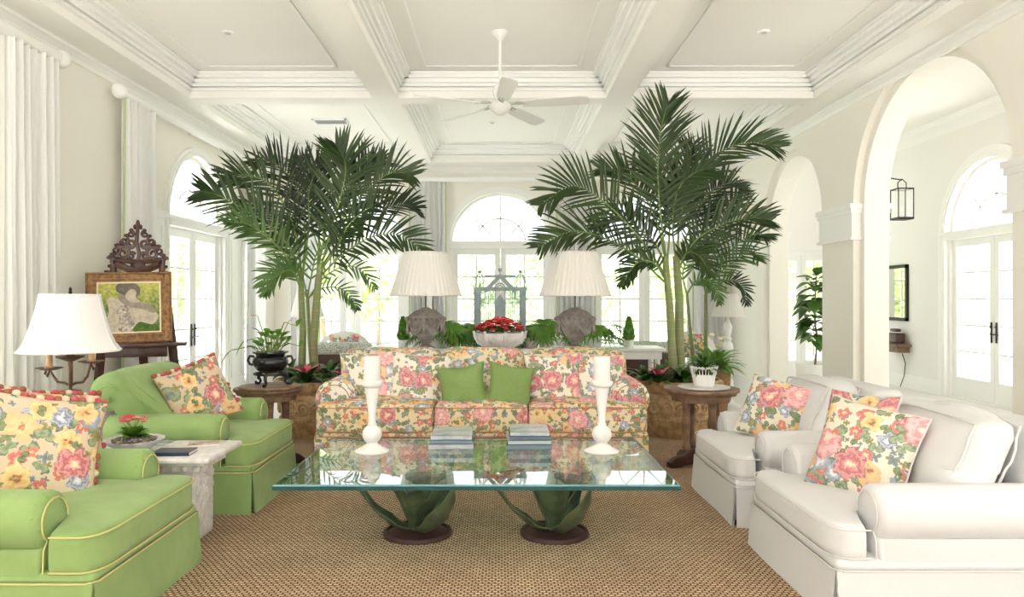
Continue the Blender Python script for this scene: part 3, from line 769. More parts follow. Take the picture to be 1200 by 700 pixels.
# ---------------------------------------------------------------- pillows
def pillow(label, size, th, loc, rot, m, m_pipe=None, group=None, name='throw_pillow', fringe=None, cat='pillow', uvo=(0, 0), sink=.06, pinch=.085):
    """square pillow standing in local xz, facing -y"""
    root = thing(name, label, cat, loc, 0, group); root.rotation_euler = rot
    sx, sz = size if isinstance(size, tuple) else (size, size); sd = rnd(0, 50)
    def surf(u, v, sg):
        a, b = 2 * u - 1, 2 * v - 1
        ex = 1 - pinch * (1 - b * b); ez = 1 - pinch * (1 - a * a)
        e = max(0, (1 - a * a)) * max(0, (1 - b * b))
        t = th / 2 * e ** .42
        p = Vector((a * sx / 2 * ex, sg * t, b * sz / 2 * ez - sink * .0))
        nz = noise.noise(Vector((a * 2 + sd, b * 2, 0))) * .016 * min(1, e * 3)
        p.y += nz; p.z += .012 * noise.noise(Vector((a * 1.5, sd, 2))) * (1 if b > .5 else 0); return p
    n = 16
    # non-uniform parameters so that edges are finely cut
    q = lambda t: .5 - .5 * math.cos(PI * t) * (1 - .0)
    uvf = lambda u, v: (q(u) * sx + uvo[0], q(v) * sz + uvo[1])
    mb = MB().grid(lambda u, v: surf(q(u), q(v), -1), n, n, uvf=uvf)
    mb.grid(lambda u, v: surf(q(u), q(v), 1), n, n, uvf=uvf, flip=True)
    b = mb.build('pillow_cover', m, root)
    ring = [surf(k / 10, 0, 0) for k in range(10)] + [surf(1, k / 10, 0) for k in range(10)] + [surf(1 - k / 10, 1, 0) for k in range(10)] + [surf(0, 1 - k / 10, 0) for k in range(10)]
    if m_pipe: MB().tube(ring, .0055, 6, closed=True).build('piping', m_pipe, root)
    if fringe:
        f = MB()
        for side, (pa, pb) in enumerate((((0, 1), (1, 1)), ((1, 0), (1, 1)))):
            cnt = 16 if side == 0 else 7
            for k in range(cnt):
                u = pa[0] + (pb[0] - pa[0]) * (k + .5) / cnt; v = pa[1] + (pb[1] - pa[1]) * (k + .5) / cnt * (1 if side == 0 else .5)
                p = surf(u, v, 0); f.ball(p + Vector((rnd(-.004, .004), rnd(-.015, .015), .006)), .021, 8, (1.0, 1.2, .8), mi=k % 3)
        f.build('ruched_trim', fringe, root)
    return root
PW = FB['pil_sofa']; MP = mat('rose_piping', (.70, .60, .50), .8)
GS = 'floral pillows on the sofa'
pd = lambda px, py, D: tuple(P(px, py, D))
tl = R(-14)
pillow('floral pillow leaning at the left end of the sofa, behind the candle', (.50, .48), .17, pd(433, 448, 5.80), (tl, R(-4), R(-10)), PW, MP, GS, uvo=(0, 0))
pillow('rose floral pillow left of the green pillows on the sofa', (.48, .46), .17, pd(492, 449, 5.76), (tl, R(5), R(4)), PW, MP, GS, uvo=(.9, .3))
pillow('rose floral pillow right of the green pillows on the sofa', (.44, .47), .16, pd(649, 449, 5.76), (tl, R(-3), R(-3)), PW, MP, GS, uvo=(2.3, 1.2))
pillow('floral pillow at the right end of the sofa, behind the candle', (.42, .46), .16, pd(702, 449, 5.80), (tl, R(2), R(8)), PW, MP, GS, uvo=(3.4, 2.1))
pillow('left of the two plain green pillows mid sofa', (.37, .34), .15, pd(542, 454, 5.58), (tl, R(-9), R(-8)), M['greenpil'], M['greenpil'], 'plain green pillows', pinch=.14)
pillow('right of the two plain green pillows mid sofa', (.35, .34), .15, pd(598, 453, 5.58), (tl, R(9), R(8)), M['greenpil'], M['greenpil'], 'plain green pillows', pinch=.14)
TR = [mat('ruched_rust', (.35, .13, .07), .9), mat('ruched_cream', (.72, .60, .42), .9), mat('ruched_rose', (.50, .10, .12), .9)]
PG = FB['pil_green']; CP = mat('brown_cord', (.40, .24, .13), .8)
pillow('tapestry floral pillow on the farther green armchair', (.46, .44), .16, pd(233, 463, 5.0), (R(-22), R(-16), R(52)), PG, CP, fringe=TR, uvo=(.2, .7))
pillow('large tapestry floral pillow in front on the nearest green armchair', (.54, .52), .22, pd(42, 529, 3.32), (R(-22), R(12), R(40)), PG, CP, fringe=TR, uvo=(1.6, .2))
pillow('second tapestry pillow tucked behind on the nearest green armchair', (.50, .50), .17, pd(62, 512, 3.70), (R(-30), R(10), R(52)), PG, CP, fringe=TR, uvo=(2.9, 1.4))
WB = FB['pil_white']
pillow('floral pillow with pink peonies on the farther white armchair', (.45, .42), .19, pd(907, 481, 4.78), (R(-24), R(9), R(-52)), WB, M['wpipe'], uvo=(.0, .3))
pillow('large bright floral pillow in front on the nearest white armchair', (.47, .47), .21, pd(1013, 530, 3.52), (R(-22), R(8), R(-54)), WB, M['wpipe'], uvo=(1.33, .9))
pillow('second floral pillow half hidden behind the large one on the white armchair', (.40, .44), .14, pd(1003, 508, 3.80), (R(-20), R(0), R(-62)), WB, M['wpipe'], uvo=(2.6, 1.8))

# ---------------------------------------------------------------- glass coffee table
ct = thing('coffee_table', 'long rectangular glass coffee table on two metal agave pedestals', 'coffee table', (-.125, 4.2, 0))
x0, x1, y0, y1, zt = -.99, .995, -.62, .63, .445
gt = MB().box(x0, x1, y0, y1, zt - .001, zt).box(x0, x1, y0, y1, zt - .026, zt - .025)
gt = MB().box(x0 + .012, x1 - .012, y0 + .012, y1 - .012, zt - .024, zt).build('glass_top', M['tglass'], ct, smooth=False)
m = MB(); bz = (zt - .026, zt - .006)
for (a, b, c, d) in ((x0, x1, y0, y0 + .012), (x0, x1, y1 - .012, y1), (x0, x0 + .012, y0 + .012, y1 - .012), (x1 - .012, x1, y0 + .012, y1 - .012)): m.box(a, b, c, d, *bz)
m.build('glass_edge', M['tedge'], ct, smooth=False)
m = MB()
def bev(p, q, r_, s_): m.add([p, q, r_, s_], [(0, 1, 2, 3)])
e = .012; za, zb2 = zt - .006, zt
bev((x0, y0, za), (x1, y0, za), (x1 - e, y0 + e, zb2), (x0 + e, y0 + e, zb2)); bev((x1, y0, za), (x1, y1, za), (x1 - e, y1 - e, zb2), (x1 - e, y0 + e, zb2))
bev((x1, y1, za), (x0, y1, za), (x0 + e, y1 - e, zb2), (x1 - e, y1 - e, zb2)); bev((x0, y1, za), (x0, y0, za), (x0 + e, y0 + e, zb2), (x0 + e, y1 - e, zb2))
m.build('glass_bevel', M['tbevel'], ct, smooth=False)
def agave(cx, seed):
    rg = random.Random(seed)
    p = thing('pedestal', None, None, (cx, 0, 0)); p.parent = ct
    MB().lathe([(0, .012), (.0, .034), (.10, .030), (.165, .014), (.172, .012), (.178, .022), (.190, .024), (.196, .012), (.196, .0)], (0, 0, .012), 40).build('base_disc', M['rust'], p)
    n = 9
    for k in range(n):
        az = 2 * PI * k / n + rg.uniform(-.2, .2) + .35; out = rg.choice((.13, .20, .30, .33, .26)); wd = rg.uniform(.085, .115); ht = .383; curl = rg.uniform(.0, .08)
        low = k % 3 == 1
        if k % 3 == 0: ht = rg.uniform(.26, .34); out = rg.uniform(.16, .24)
        d = Vector((math.cos(az), math.sin(az), 0)); sd = Vector((-d.y, d.x, 0))
        def fn(u, v, off=0):
            r_ = .04 + out * v ** 1.05; z = .03 + ht * (math.sin(v * PI / 2 * (1.0 + curl)) if ht > .36 else math.sin(v * PI / 2 * 1.15))
            z = min(z, .412)
            if low: r_ = .05 + .34 * v; z = .03 + .33 * v ** 1.7
            w = wd * (.30 + .95 * math.sin(PI * min(1, v * .88 + .05))) * (1 - v ** 4 * .92)
            a = (u - .5) * 2; rip = .010 * math.sin(v * 17 + k) * abs(a)
            q = d * (r_ + a * a * (-.045) * (1 - v) + rip - off) + sd * (a * w * .62); q.z = z + a * a * .02 * (1 - .6 * v) - off * .3
            q.z = min(q.z, .4175); return q
        b = MB().grid(lambda u, v: fn(u, v), 8, 12).grid(lambda u, v: fn(u, v, .007), 8, 12, flip=True)
        lf = b.build('agave_leaf', M['agave'], p)
        MB().tube([fn(0, j / 12) for j in range(13)] + [fn(1, 1 - j / 12) for j in range(13)], .0022, 5).build('leaf_rim', mat('pale_leaf_rim', (.17, .19, .11), .5) if 'pale_leaf_rim' not in bpy.data.materials else bpy.data.materials['pale_leaf_rim'], p)
    MB().lathe([(.05, 0), (.055, .1), (.03, .25), (.02, .38)], (0, 0, .02), 12).build('core', M['agave'], p)
agave(-.352, 4); agave(.425, 9)

# ---------------------------------------------------------------- things on the coffee table
def candlestick(loc, label):
    t = thing('candlestick', label, 'candlestick', loc, 0, 'white candlesticks on the coffee table')
    pr = [(0, 0), (.100, 0), (.102, .008), (.088, .018), (.066, .030), (.052, .042), (.034, .052), (.03, .062), (.046, .078), (.056, .10), (.058, .12), (.052, .145), (.036, .165), (.026, .175), (.028, .185), (.021, .195), (.022, .25), (.030, .33), (.040, .40), (.044, .415), (.044, .425), (.058, .432), (.066, .445), (.066, .462), (.055, .470), (.0, .470)]
    MB().lathe([(a, b * .895) for a, b in pr], (0, 0, 0), 36).build('stick', mat('chalk_white', (.84, .82, .80), .7, bump=.4, bscale=40) if 'chalk_white' not in bpy.data.materials else bpy.data.materials['chalk_white'], t)
    MB().lathe([(0, 0), (.047, 0), (.0495, .004), (.0495, .136), (.046, .142), (.012, .138), (0, .138)], (0, 0, .4205), 30).build('pillar_candle', bpy.data.materials.get('wax') or mat('wax', (.88, .87, .84), .55, trans=.15), t)
    return t
candlestick((-.765, 4.36, zt), 'white turned candlestick with pillar candle, left on glass table')
candlestick((.59, 4.36, zt), 'white turned candlestick with pillar candle, right on glass table')
def book(x, y, z, w, d, h, rz, cm, label, group, glossy=None):
    t = thing('book', label, 'book', (x, y, z), rz, group)
    MB().box(-w / 2, w / 2, -d / 2, d / 2, 0, .004).box(-w / 2, w / 2, -d / 2, d / 2, h - .004, h).box(-w / 2, w / 2, -d / 2, -d / 2 + .004, 0, h).build('book_cover', cm, t, smooth=False)
    MB().box(-w / 2 + .006, w / 2 - .006, -d / 2 + .004, d / 2 - .008, .004, h - .004).build('page_block', M['paper'], t, smooth=False)
    return t
M['paper'] = mat('page_paper', (.80, .78, .73), .8)
bc = [mat('blue_grey_cover', (.18, .25, .30), .25), mat('pale_blue_cover', (.46, .53, .58), .3), mat('slate_cover', (.10, .14, .18), .25), mat('silver_cover', (.62, .66, .70), .2, col2=(.40, .45, .50), vscale=9)]
def stack(x, y, n, where, gr, rz0=0):
    z = zt; w, d = .27, .34
    for k in range(n):
        h = (.030, .024, .026, .022)[k % 4]; pos = ['bottom', 'second from the bottom', 'third from the bottom', 'top'][k] if k < n - 1 else 'top'
        book(x + rnd(-.006, .006), y + rnd(-.006, .006), z, w - .012 * k, d - .014 * k, h, rz0 + rnd(-.03, .03), bc[(k * 1 + n) % 4 if k < n - 1 else 3], '%s coffee table book of the %s stack on the glass table' % (pos, where), gr); z += h + .0005
stack(-.305, 4.60, 3, 'left', 'books in the left stack'); stack(.165, 4.58, 4, 'right', 'books in the right stack')
# ---------------------------------------------------------------- plants
def blade(m, base, d, L, w, droop, segs=5, up=.9, fold=.25, mi=0, tw=0):
    """one tapered arching leaf from base in horizontal direction d"""
    d = Vector(d); d.z = 0; d = d.normalized(); sd = Vector((-d.y, d.x, 0)); p = Vector(base); vs = []; fs = []
    a = up
    for i in range(segs + 1):
        t = i / segs; ww = w * math.sin(PI * min(1, .12 + t * .88)) ** .75 * (1 if t < 1 else .05)
        nrm = Vector((-d.x * math.sin(a), -d.y * math.sin(a), math.cos(a)))
        vs += [p - sd * ww + nrm * ww * fold, p, p + sd * ww + nrm * ww * fold]
        p = p + (d * math.cos(a) + Vector((0, 0, math.sin(a)))) * (L / segs); a -= droop / segs
    for i in range(segs):
        for j in (0, 1): b = i * 3 + j; fs.append((b, b + 3, b + 4, b + 1))
    m.add(vs, fs, mi)
def rosette(m, c, n, L, w, up=(.3, 1.3), droop=1.4, seed=0, mi=0, r0=.015):
    rg = random.Random(seed)
    for k in range(n):
        a = k * 2.399 + rg.uniform(-.2, .2); t = k / n
        d = (math.cos(a), math.sin(a), 0)
        blade(m, Vector(c) + Vector(d) * r0, d, L * rg.uniform(.8, 1.1), w, droop * rg.uniform(.8, 1.2), up=up[0] + (up[1] - up[0]) * t, mi=mi)
def oval_leaf(m, c, dirv, L, w, cup=.15, mi=0):
    d = Vector(dirv).normalized(); sd = d.cross(Vector((0, 0, 1)));
    sd = sd.normalized() if sd.length > .05 else Vector((1, 0, 0)); n = sd.cross(d); vs = []; fs = []; S = 6
    for i in range(S + 1):
        t = i / S; ww = w / 2 * math.sin(PI * (.06 + .94 * t) ** .8) if i < S else .001
        q = Vector(c) + d * L * t - Vector((0, 0, 1)) * L * cup * t * t
        vs += [q - sd * ww + n * ww * .35, q, q + sd * ww + n * ww * .35]
    for i in range(S):
        for j in (0, 1): b = i * 3 + j; fs.append((b, b + 3, b + 4, b + 1))
    m.add(vs, fs, mi)
def frond(root, pts, nl, ll, wid, mt, bank=(0, -1, .55), seed=0, ragged=0, rm=None, r0=.011, skip=.18):
    """pinnate palm frond along a control polyline (world space relative to root)"""
    rg = random.Random(seed); pts = [Vector(p) for p in pts]
    def cat(t):
        n = len(pts) - 1; i = min(int(t * n), n - 1); u = t * n - i
        p0 = pts[max(i - 1, 0)]; p1 = pts[i]; p2 = pts[i + 1]; p3 = pts[min(i + 2, n)]
        return .5 * ((2 * p1) + (p2 - p0) * u + (2 * p0 - 5 * p1 + 4 * p2 - p3) * u * u + (3 * p1 - p0 - 3 * p2 + p3) * u ** 3)
    m = MB(); m.tube([cat(k / 18) for k in range(19)], [r0 * (1 - .85 * k / 18) for k in range(19)], 5, mi=1)
    bank = Vector(bank).normalized()
    for k in range(nl):
        t = skip + (1 - skip) * (k / (nl - 1)) ** .92
        c = cat(min(t, .999)); T = (cat(min(t + .01, 1)) - cat(t - .01)).normalized()
        S = T.cross(bank); S = S.normalized() if S.length > .05 else Vector((1, 0, 0)); N = S.cross(T).normalized()
        prof = math.sin(PI * (.16 + .80 * (t - skip) / (1 - skip))) ** .6
        for sg in (-1, 1):
            if rg.random() < ragged: continue
            an = R(62 - 34 * t + rg.uniform(-8, 8)); L = ll * prof * rg.uniform(.86, 1.08)
            d = T * math.cos(an) + S * sg * math.sin(an) + N * rg.uniform(-.05, .5) ; d.normalize()
            w = wid * rg.uniform(.8, 1.15); p = c.copy(); seg = 5; side = T.cross(d); side = d.cross(side).normalized(); side = (T - d * T.dot(d)).normalized()
            vs = []
            dr = rg.uniform(.4, 1.9)
            for i in range(seg + 1):
                u = i / seg; ww = w * (math.sin(PI * min(1, .18 + u * .80)) ** .7) * .5 if i < seg else .0008
                vs += [p - side * ww + N * ww * .25, p, p + side * ww + N * ww * .25]
                d = (d - Vector((0, 0, 1)) * .09 * dr * u).normalized(); p = p + d * (L / seg)
            fs = []
            for i in range(seg):
                for j in (0, 1): b = i * 3 + j; fs.append((b, b + 3, b + 4, b + 1))
            m.add(vs, fs, 0)
    return m.build('frond', [mt, rm or M['stem']], root, smooth=False)
def palm(label, base, stems, fronds, mt, group=None, seed=1, ll=.40, wid=.026, nl=30, cat='palm tree'):
    """stems: list of (pixel polyline, D, r); fronds: list of (pixel polyline, D0, D1)"""
    t = thing('potted_palm', label, cat, base, 0, group); b = Vector(base)
    for (pl, D, r) in stems:
        q = [P(x, y, D) - b for x, y in pl]; q[0].z = .06
        n = len(q); MB().tube(q, [r * (1.25 - .45 * k / (n - 1)) for k in range(n)], 12).build('trunk', M['trunk'], t)
    for k, (pl, D0, D1, *o) in enumerate(fronds):
        n = len(pl); q = [P(x, y, D0 + (D1 - D0) * (i / (n - 1))) - b for i, (x, y) in enumerate(pl)]
        s = o[0] if o else 1.0; mm = o[1] if len(o) > 1 else mt
        frond(t, q, int(nl * min(1.1, max(.7, s))), ll * s, wid, mm, seed=seed * 50 + k, bank=(rnd(-.25, .25), -1, rnd(.2, .8)), r0=.012)
    return t
LF, LD_, LL_ = M['leaf'], M['leaf_dark'], M['leaf_light']
TL = (-1.80, 7.32); TRX = (1.74, 7.32)
palm('tall twin stemmed palm rising from the left carved tub', (TL[0], TL[1], .50),
     [([(354, 440), (354, 425), (355, 390), (353, 345), (353, 322)], 7.32, .034), ([(369, 440), (367, 405), (370, 370), (373, 330), (376, 310)], 7.25, .038)],
     [([(353, 335), (341, 292), (306, 258), (262, 232), (238, 224)], 7.3, 7.0, 1.0), ([(354, 330), (345, 268), (318, 218), (285, 205), (262, 210)], 7.3, 7.4, .95),
      ([(353, 340), (335, 300), (305, 272), (285, 262), (268, 262)], 7.3, 6.9, .7, LL_), ([(355, 325), (357, 262), (345, 215), (318, 190), (300, 196)], 7.3, 7.7, 1.0, LD_),
      ([(374, 320), (388, 270), (403, 215), (404, 190), (394, 171)], 7.25, 7.0, 1.1), ([(374, 315), (398, 262), (428, 225), (458, 203), (482, 206)], 7.25, 7.2, 1.0),
      ([(375, 315), (405, 275), (440, 250), (470, 240), (488, 244)], 7.25, 7.6, .8, LD_), ([(374, 325), (400, 300), (435, 278), (470, 276), (500, 300)], 7.25, 6.8, .85),
      ([(372, 318), (385, 262), (408, 220), (432, 195), (448, 190)], 7.25, 7.7, 1.0, LD_), ([(372, 318), (374, 260), (368, 215), (358, 195), (345, 190)], 7.25, 7.9, .9, LD_),
      ([(355, 322), (362, 262), (362, 225), (372, 200), (384, 192)], 7.3, 7.5, .9, LD_), ([(353, 330), (338, 285), (322, 258), (300, 240), (276, 246)], 7.3, 7.8, .8, LD_),
      ([(374, 320), (395, 290), (410, 262), (436, 242), (452, 238)], 7.25, 6.9, .8), ([(353, 338), (345, 320), (335, 318), (320, 328), (310, 345)], 7.3, 7.0, .5, LL_)], LF, seed=3, nl=36)
palm('smaller pale palm standing behind the left carved tub', (-2.25, 9.0, .0), [([(372, 470), (366, 430), (362, 390), (360, 350)], 9.0, .03)],
     [([(360, 352), (380, 325), (405, 312), (425, 318), (439, 338)], 9.0, 8.7, .7, LL_), ([(360, 350), (378, 338), (398, 338), (412, 350), (418, 362)], 9.0, 8.8, .55, LL_), ([(360, 350), (345, 322), (330, 312), (315, 318), (305, 335)], 9.0, 8.8, .7, LL_),
      ([(360, 350), (366, 318), (372, 295), (385, 282), (400, 282)], 9.0, 9.2, .7, LL_), ([(360, 350), (352, 310), (345, 290), (333, 280), (322, 284)], 9.0, 9.3, .7, LL_)], LL_, seed=5, nl=24, ll=.36)
palm('tall twin stemmed palm rising from the right carved tub', (TRX[0], TRX[1], .50),
     [([(790, 425), (787, 400), (785, 360), (781, 320), (779, 300)], 7.25, .036), ([(797, 425), (796, 400), (796, 350), (794, 325), (792, 300)], 7.4, .042)],
     [([(779, 322), (752, 282), (712, 240), (672, 218), (634, 240)], 7.25, 6.9, 1.05), ([(778, 330), (745, 300), (705, 278), (668, 272), (632, 290)], 7.25, 6.7, 1.0),
      ([(781, 310), (773, 240), (771, 190), (775, 150), (783, 121)], 7.25, 7.1, 1.15), ([(781, 310), (768, 255), (748, 220), (728, 203), (704, 199)], 7.25, 7.5, 1.0),
      ([(794, 310), (800, 242), (832, 188), (872, 168), (911, 173)], 7.4, 7.2, 1.0), ([(793, 312), (796, 250), (800, 215), (806, 190), (812, 170)], 7.4, 7.8, .95, LD_),
      ([(794, 318), (815, 282), (850, 262), (880, 256), (900, 258)], 7.4, 7.3, .85), ([(794, 312), (810, 262), (830, 228), (852, 215), (872, 222)], 7.4, 7.9, .9, LD_),
      ([(781, 312), (785, 262), (780, 225), (770, 205), (752, 190)], 7.25, 7.8, 1.0, LD_), ([(793, 312), (788, 262), (795, 222), (815, 202), (834, 198)], 7.4, 7.1, .9),
      ([(781, 312), (765, 282), (742, 262), (722, 256), (700, 268)], 7.25, 7.7, .85, LD_), ([(794, 322), (802, 300), (812, 296), (824, 306), (832, 322)], 7.4, 7.1, .55), ([(779, 326), (768, 310), (752, 306), (738, 318), (730, 335)], 7.25, 7.0, .5)], LF, seed=8, nl=36, ll=.42)
palm('pair of thin palms standing behind the right carved tub, beside the lamp', (2.5, 9.2, 0), [([(828, 480), (827, 440), (827, 390), (827, 345)], 9.3, .026), ([(815, 480), (812, 420), (808, 380), (805, 345)], 9.3, .022)],
     [([(827, 345), (845, 310), (865, 285), (885, 275), (897, 280)], 9.3, 9.0, .9), ([(827, 345), (835, 300), (845, 265), (858, 240), (870, 226)], 9.3, 9.2, .9, LD_), ([(827, 345), (842, 322), (862, 305), (880, 296), (888, 305)], 9.3, 8.9, .8, LL_),
      ([(805, 345), (800, 320), (810, 300), (822, 290), (836, 292)], 9.3, 9.1, .7, LL_), ([(827, 345), (820, 305), (822, 270), (832, 248), (842, 238)], 9.3, 9.5, .8, LD_), ([(805, 345), (815, 330), (828, 328), (838, 340), (842, 355)], 9.3, 9.0, .5, LL_), ([(827, 345), (848, 330), (862, 330), (872, 340), (874, 356)], 9.3, 9.4, .5, LD_)], LF, seed=12, nl=26, ll=.40)

# ---------------------------------------------------------------- carved tubs with bromeliads
def tub(c, label, seed, relief=True):
    t = thing('planter_tub', label, 'planter', (c[0], c[1], 0), 0, 'carved round planter tubs')
    pr = [(0, 0), (.30, 0), (.31, .03), (.33, .06), (.365, .16), (.375, .18), (.37, .20), (.385, .30), (.375, .40), (.365, .43), (.375, .45), (.40, .47), (.425, .50), (.43, .53), (.425, .56), (.39, .56), (.375, .53), (.36, .48), (0, .48)]
    MB().lathe(pr, (0, 0, .0), 56).build('tub_body', M['carved'], t)
    m = MB(); rg = random.Random(seed)
    nb = 64
    for k in range(nb): a = 2 * PI * k / nb; m.ball((.378 * math.cos(a), .378 * math.sin(a), .19), .0125, 6)
    for k in range(72): a = 2 * PI * k / 72; m.ball((.432 * math.cos(a), .432 * math.sin(a), .53), .012, 6, (1, 1, 1.6))
    m.build('beaded_bands', M['carved'], t)
    m = MB()
    for k in range(10):
        a0 = 2 * PI * k / 10
        for sg in (-1, 1):
            pts = []
            for j in range(26):
                u = j / 25; rr = .072 * (1 - .8 * u); th = u * 9.5; x = sg * (.055 + rr * math.cos(th)); z = .305 + rr * math.sin(th) * 1.05
                a = a0 + x / .39; pts.append(((.388 + .006 * u) * math.cos(a), (.388 + .006 * u) * math.sin(a), z))
            m.tube(pts, [.019 * (1 - .4 * j / 25) for j in range(26)], 6)
        for j in range(7):
            b = 2 * PI * j / 7; a = a0 + PI / 10 + .035 * math.cos(b) / .39; m.ball((.392 * math.cos(a), .392 * math.sin(a), .31 + .035 * math.sin(b)), .017, 6)
        for j in range(5): a = a0 + (-.08 + .04 * j) / .39; m.ball((.385 * math.cos(a), .385 * math.sin(a), .395 - abs(j - 2) * .006), .015, 6, (1, 1, .7))
    m.build('scroll_relief', M['carved'], t)
    MB().lathe([(0, 0), (.37, 0), (.37, .02), (0, .045)], (0, 0, .485), 30).build('soil', M['soil'], t)
    return t
tub(TL, 'carved golden brown round tub holding palm stems, left of the sofa', 1)
tub(TRX, 'carved golden brown round tub behind the round table, right of the sofa', 2)
def bromeliad(loc, label, pink, seed, s=1.0, L=.26, group='bromeliads at the foot of the palms'):
    t = thing('bromeliad', label, 'bromeliad', loc, 0, group); m = MB()
    rosette(m, (0, 0, 0), 20, L * s, .028 * s, (.35, 1.25), 1.2, seed); m.build('leaves', [M['leafy']], t)
    if pink:
        m = MB(); rosette(m, (0, 0, .07 * s), 9, .16 * s, .030 * s, (.35, .9), .5, seed + 1); m.build('bracts', M['brom'], t)
    return t
for (px, py, D, pink, s, lb) in ((359, 432, 7.02, 1, 1.15, 'bromeliad with large pink star at the front of the left tub'), (402, 428, 7.08, 1, .9, 'bromeliad with small pink centre at the right of the left tub'), (338, 425, 7.3, 0, 1.0, 'all green bromeliad at the left rim of the left tub'), (385, 422, 7.45, 0, 1.1, 'dark green bromeliad between the left palm stems'),
                             (772, 434, 7.0, 1, .9, 'bromeliad with small pink star at the front of the right tub'), (757, 436, 7.15, 0, 1.1, 'dark arching bromeliad at the left rim of the right tub'), (800, 432, 7.12, 0, 1.15, 'dark bromeliad in the middle of the right tub'), (822, 428, 7.3, 1, .9, 'pink tinged bromeliad at the right rim of the right tub'), (785, 426, 7.5, 0, 1.1, 'green bromeliad at the back of the right tub')):
    p = P(px, py, D); bromeliad((p.x, p.y, .55), lb, pink, int(px), s)

# ---------------------------------------------------------------- round pedestal tables
def round_table(c, label, zt_, r=.30):
    t = thing('round_table', label, 'side table', (c[0], c[1], 0), 0, 'round carved wooden side tables')
    MB().lathe([(0, zt_ - .055), (r * .82, zt_ - .055), (r * .9, zt_ - .05), (r * .93, zt_ - .03), (r * .99, zt_ - .022), (r, zt_ - .012), (r * .985, zt_), (0, zt_)], (0, 0, 0), 44).build('tabletop', M['oldwood'], t)
    MB().lathe([(r * .80, zt_ - .10), (r * .82, zt_ - .055), (r * .2, zt_ - .055)], (0, 0, 0), 8).build('apron', M['oldwood'], t)
    for k in range(4):
        a = R(20 + 90 * k); x, y = r * .66 * math.cos(a), r * .66 * math.sin(a)
        MB().lathe([(.03, .14), (.034, .16), (.024, .20), (.03, .30), (.036, .36), (.028, .42), (.034, zt_ - .12), (.038, zt_ - .07)], (x * .72, y * .72, 0), 14).build('column', M['oldwood'], t)
    for k in range(2):
        m = MB(); m.M = Matrix.Rotation(R(20 + 90 * k), 4, 'Z')
        L = r * 1.02; pl = [(-L, 0), (-L, .05), (-L * .82, .09), (-L * .5, .10), (-.09, .15), (.09, .15), (L * .5, .10), (L * .82, .09), (L, .05), (L, 0), (L * .72, 0), (L * .6, .03), (-L * .6, .03), (-L * .72, 0)]
        m.prism(pl, -.035, .035, 'y', inset=.006); m.build('foot', M['wood'], t)
    return t
rt = P(822, 458, 5.95); round_table((rt.x, rt.y), 'round carved wooden side table beside the white armchairs', .63)
lt_ = P(315, 456, 5.95); round_table((lt_.x, lt_.y), 'round wooden side table between the green armchair and the floral sofa', .635, .275)
# marble saucer, woven pot, plant on the right table
sx_ = P(824, 455, 5.95).x
tag(MB().lathe([(0, 0), (.19, 0), (.205, .006), (.205, .016), (.19, .018), (0, .016)], (sx_, 5.93, .6305), 40).build('marble_slab', M['marble']), 'round pale slab lying on the right round table under the plant pot', 'slab')
t = thing('plant_pot', 'white pierced basket weave pot on the right round table', 'pot', (sx_, 5.93, .6487))
MB().lathe([(0, 0), (.078, 0), (.082, .012), (.088, .06), (.094, .095), (.085, .095), (.075, .02), (0, .02)], (0, 0, 0), 30).build('pot_body', M['white'], t)
m = MB()
for k in range(26):
    a = 2 * PI * k / 26; m.tube([(.094 * math.cos(a), .094 * math.sin(a), .094), (.102 * math.cos(a), .102 * math.sin(a), .145)], .0045, 5)
m.tube([(.103 * math.cos(2 * PI * k / 40), .103 * math.sin(2 * PI * k / 40), .147) for k in range(40)], .008, 6, closed=True)
for k in range(26): a = 2 * PI * k / 26; m.ball((.106 * math.cos(a), .106 * math.sin(a), .155), .008, 6)
m.build('pierced_rim', M['white'], t)
t = thing('leafy_plant', 'strappy green plant growing in the white pierced pot', 'plant', (sx_, 5.93, .655))
m = MB(); rosette(m, (0, 0, .10), 42, .25, .013, (.45, 1.35), 1.5, 31); m.build('leaves', M['leafy'], t)
MB().lathe([(0, .02), (.07, .02), (.08, .10), (0, .12)], (0, 0, 0), 16).build('soil', M['soil'], t)
# cauldron on tripod, anthurium on the left table
lx = P(317, 440, 5.9).x; ly = 5.9
tag(MB().lathe([(0, 0), (.235, 0), (.245, .008), (.24, .02), (0, .02)], (lx, ly, .6355), 40).build('tray', M['oldwood']), 'round raised wooden tray under the black cauldron', 'tray')
t = thing('cauldron', 'black round bellied cauldron on curled tripod legs, left round table', 'planter', (lx, ly, .656))
MB().lathe([(0, .095), (.06, .10), (.105, .125), (.135, .165), (.14, .195), (.128, .225), (.11, .24), (.118, .255), (.14, .262), (.14, .272), (.11, .270), (.10, .24), (.0, .22)], (0, 0, 0), 36).build('bowl', mat('black_bronze', (.012, .012, .015), .22, .3, coat=.3), t)
MB().tube([(.125 * math.cos(2 * PI * k / 30), .125 * math.sin(2 * PI * k / 30), .095) for k in range(30)], .010, 6, closed=True).build('ring', M['iron'], t)
for k in range(3):
    a = R(270 + 120 * k); c, s_ = math.cos(a), math.sin(a)
    MB().tube([(.10 * c, .10 * s_, .10), (.13 * c, .13 * s_, .085), (.135 * c, .135 * s_, .055), (.11 * c, .11 * s_, .03), (.13 * c, .13 * s_, .010), (.165 * c, .165 * s_, .012), (.17 * c, .17 * s_, .025)], [.012, .015, .014, .011, .011, .012, .009], 8).build('leg', M['iron'], t)
for sg in (-1, 1):
    MB().tube([(sg * .13, 0, .23), (sg * .165, 0, .235), (sg * .18, 0, .20), (sg * .165, 0, .17), (sg * .14, 0, .165)], .011, 8).build('handle', M['iron'], t)
t = thing('anthurium', 'anthurium with salmon and red flowers growing in the black cauldron', 'plant', (lx, ly, .88)); m = MB(); rg = random.Random(5)
st = MB()
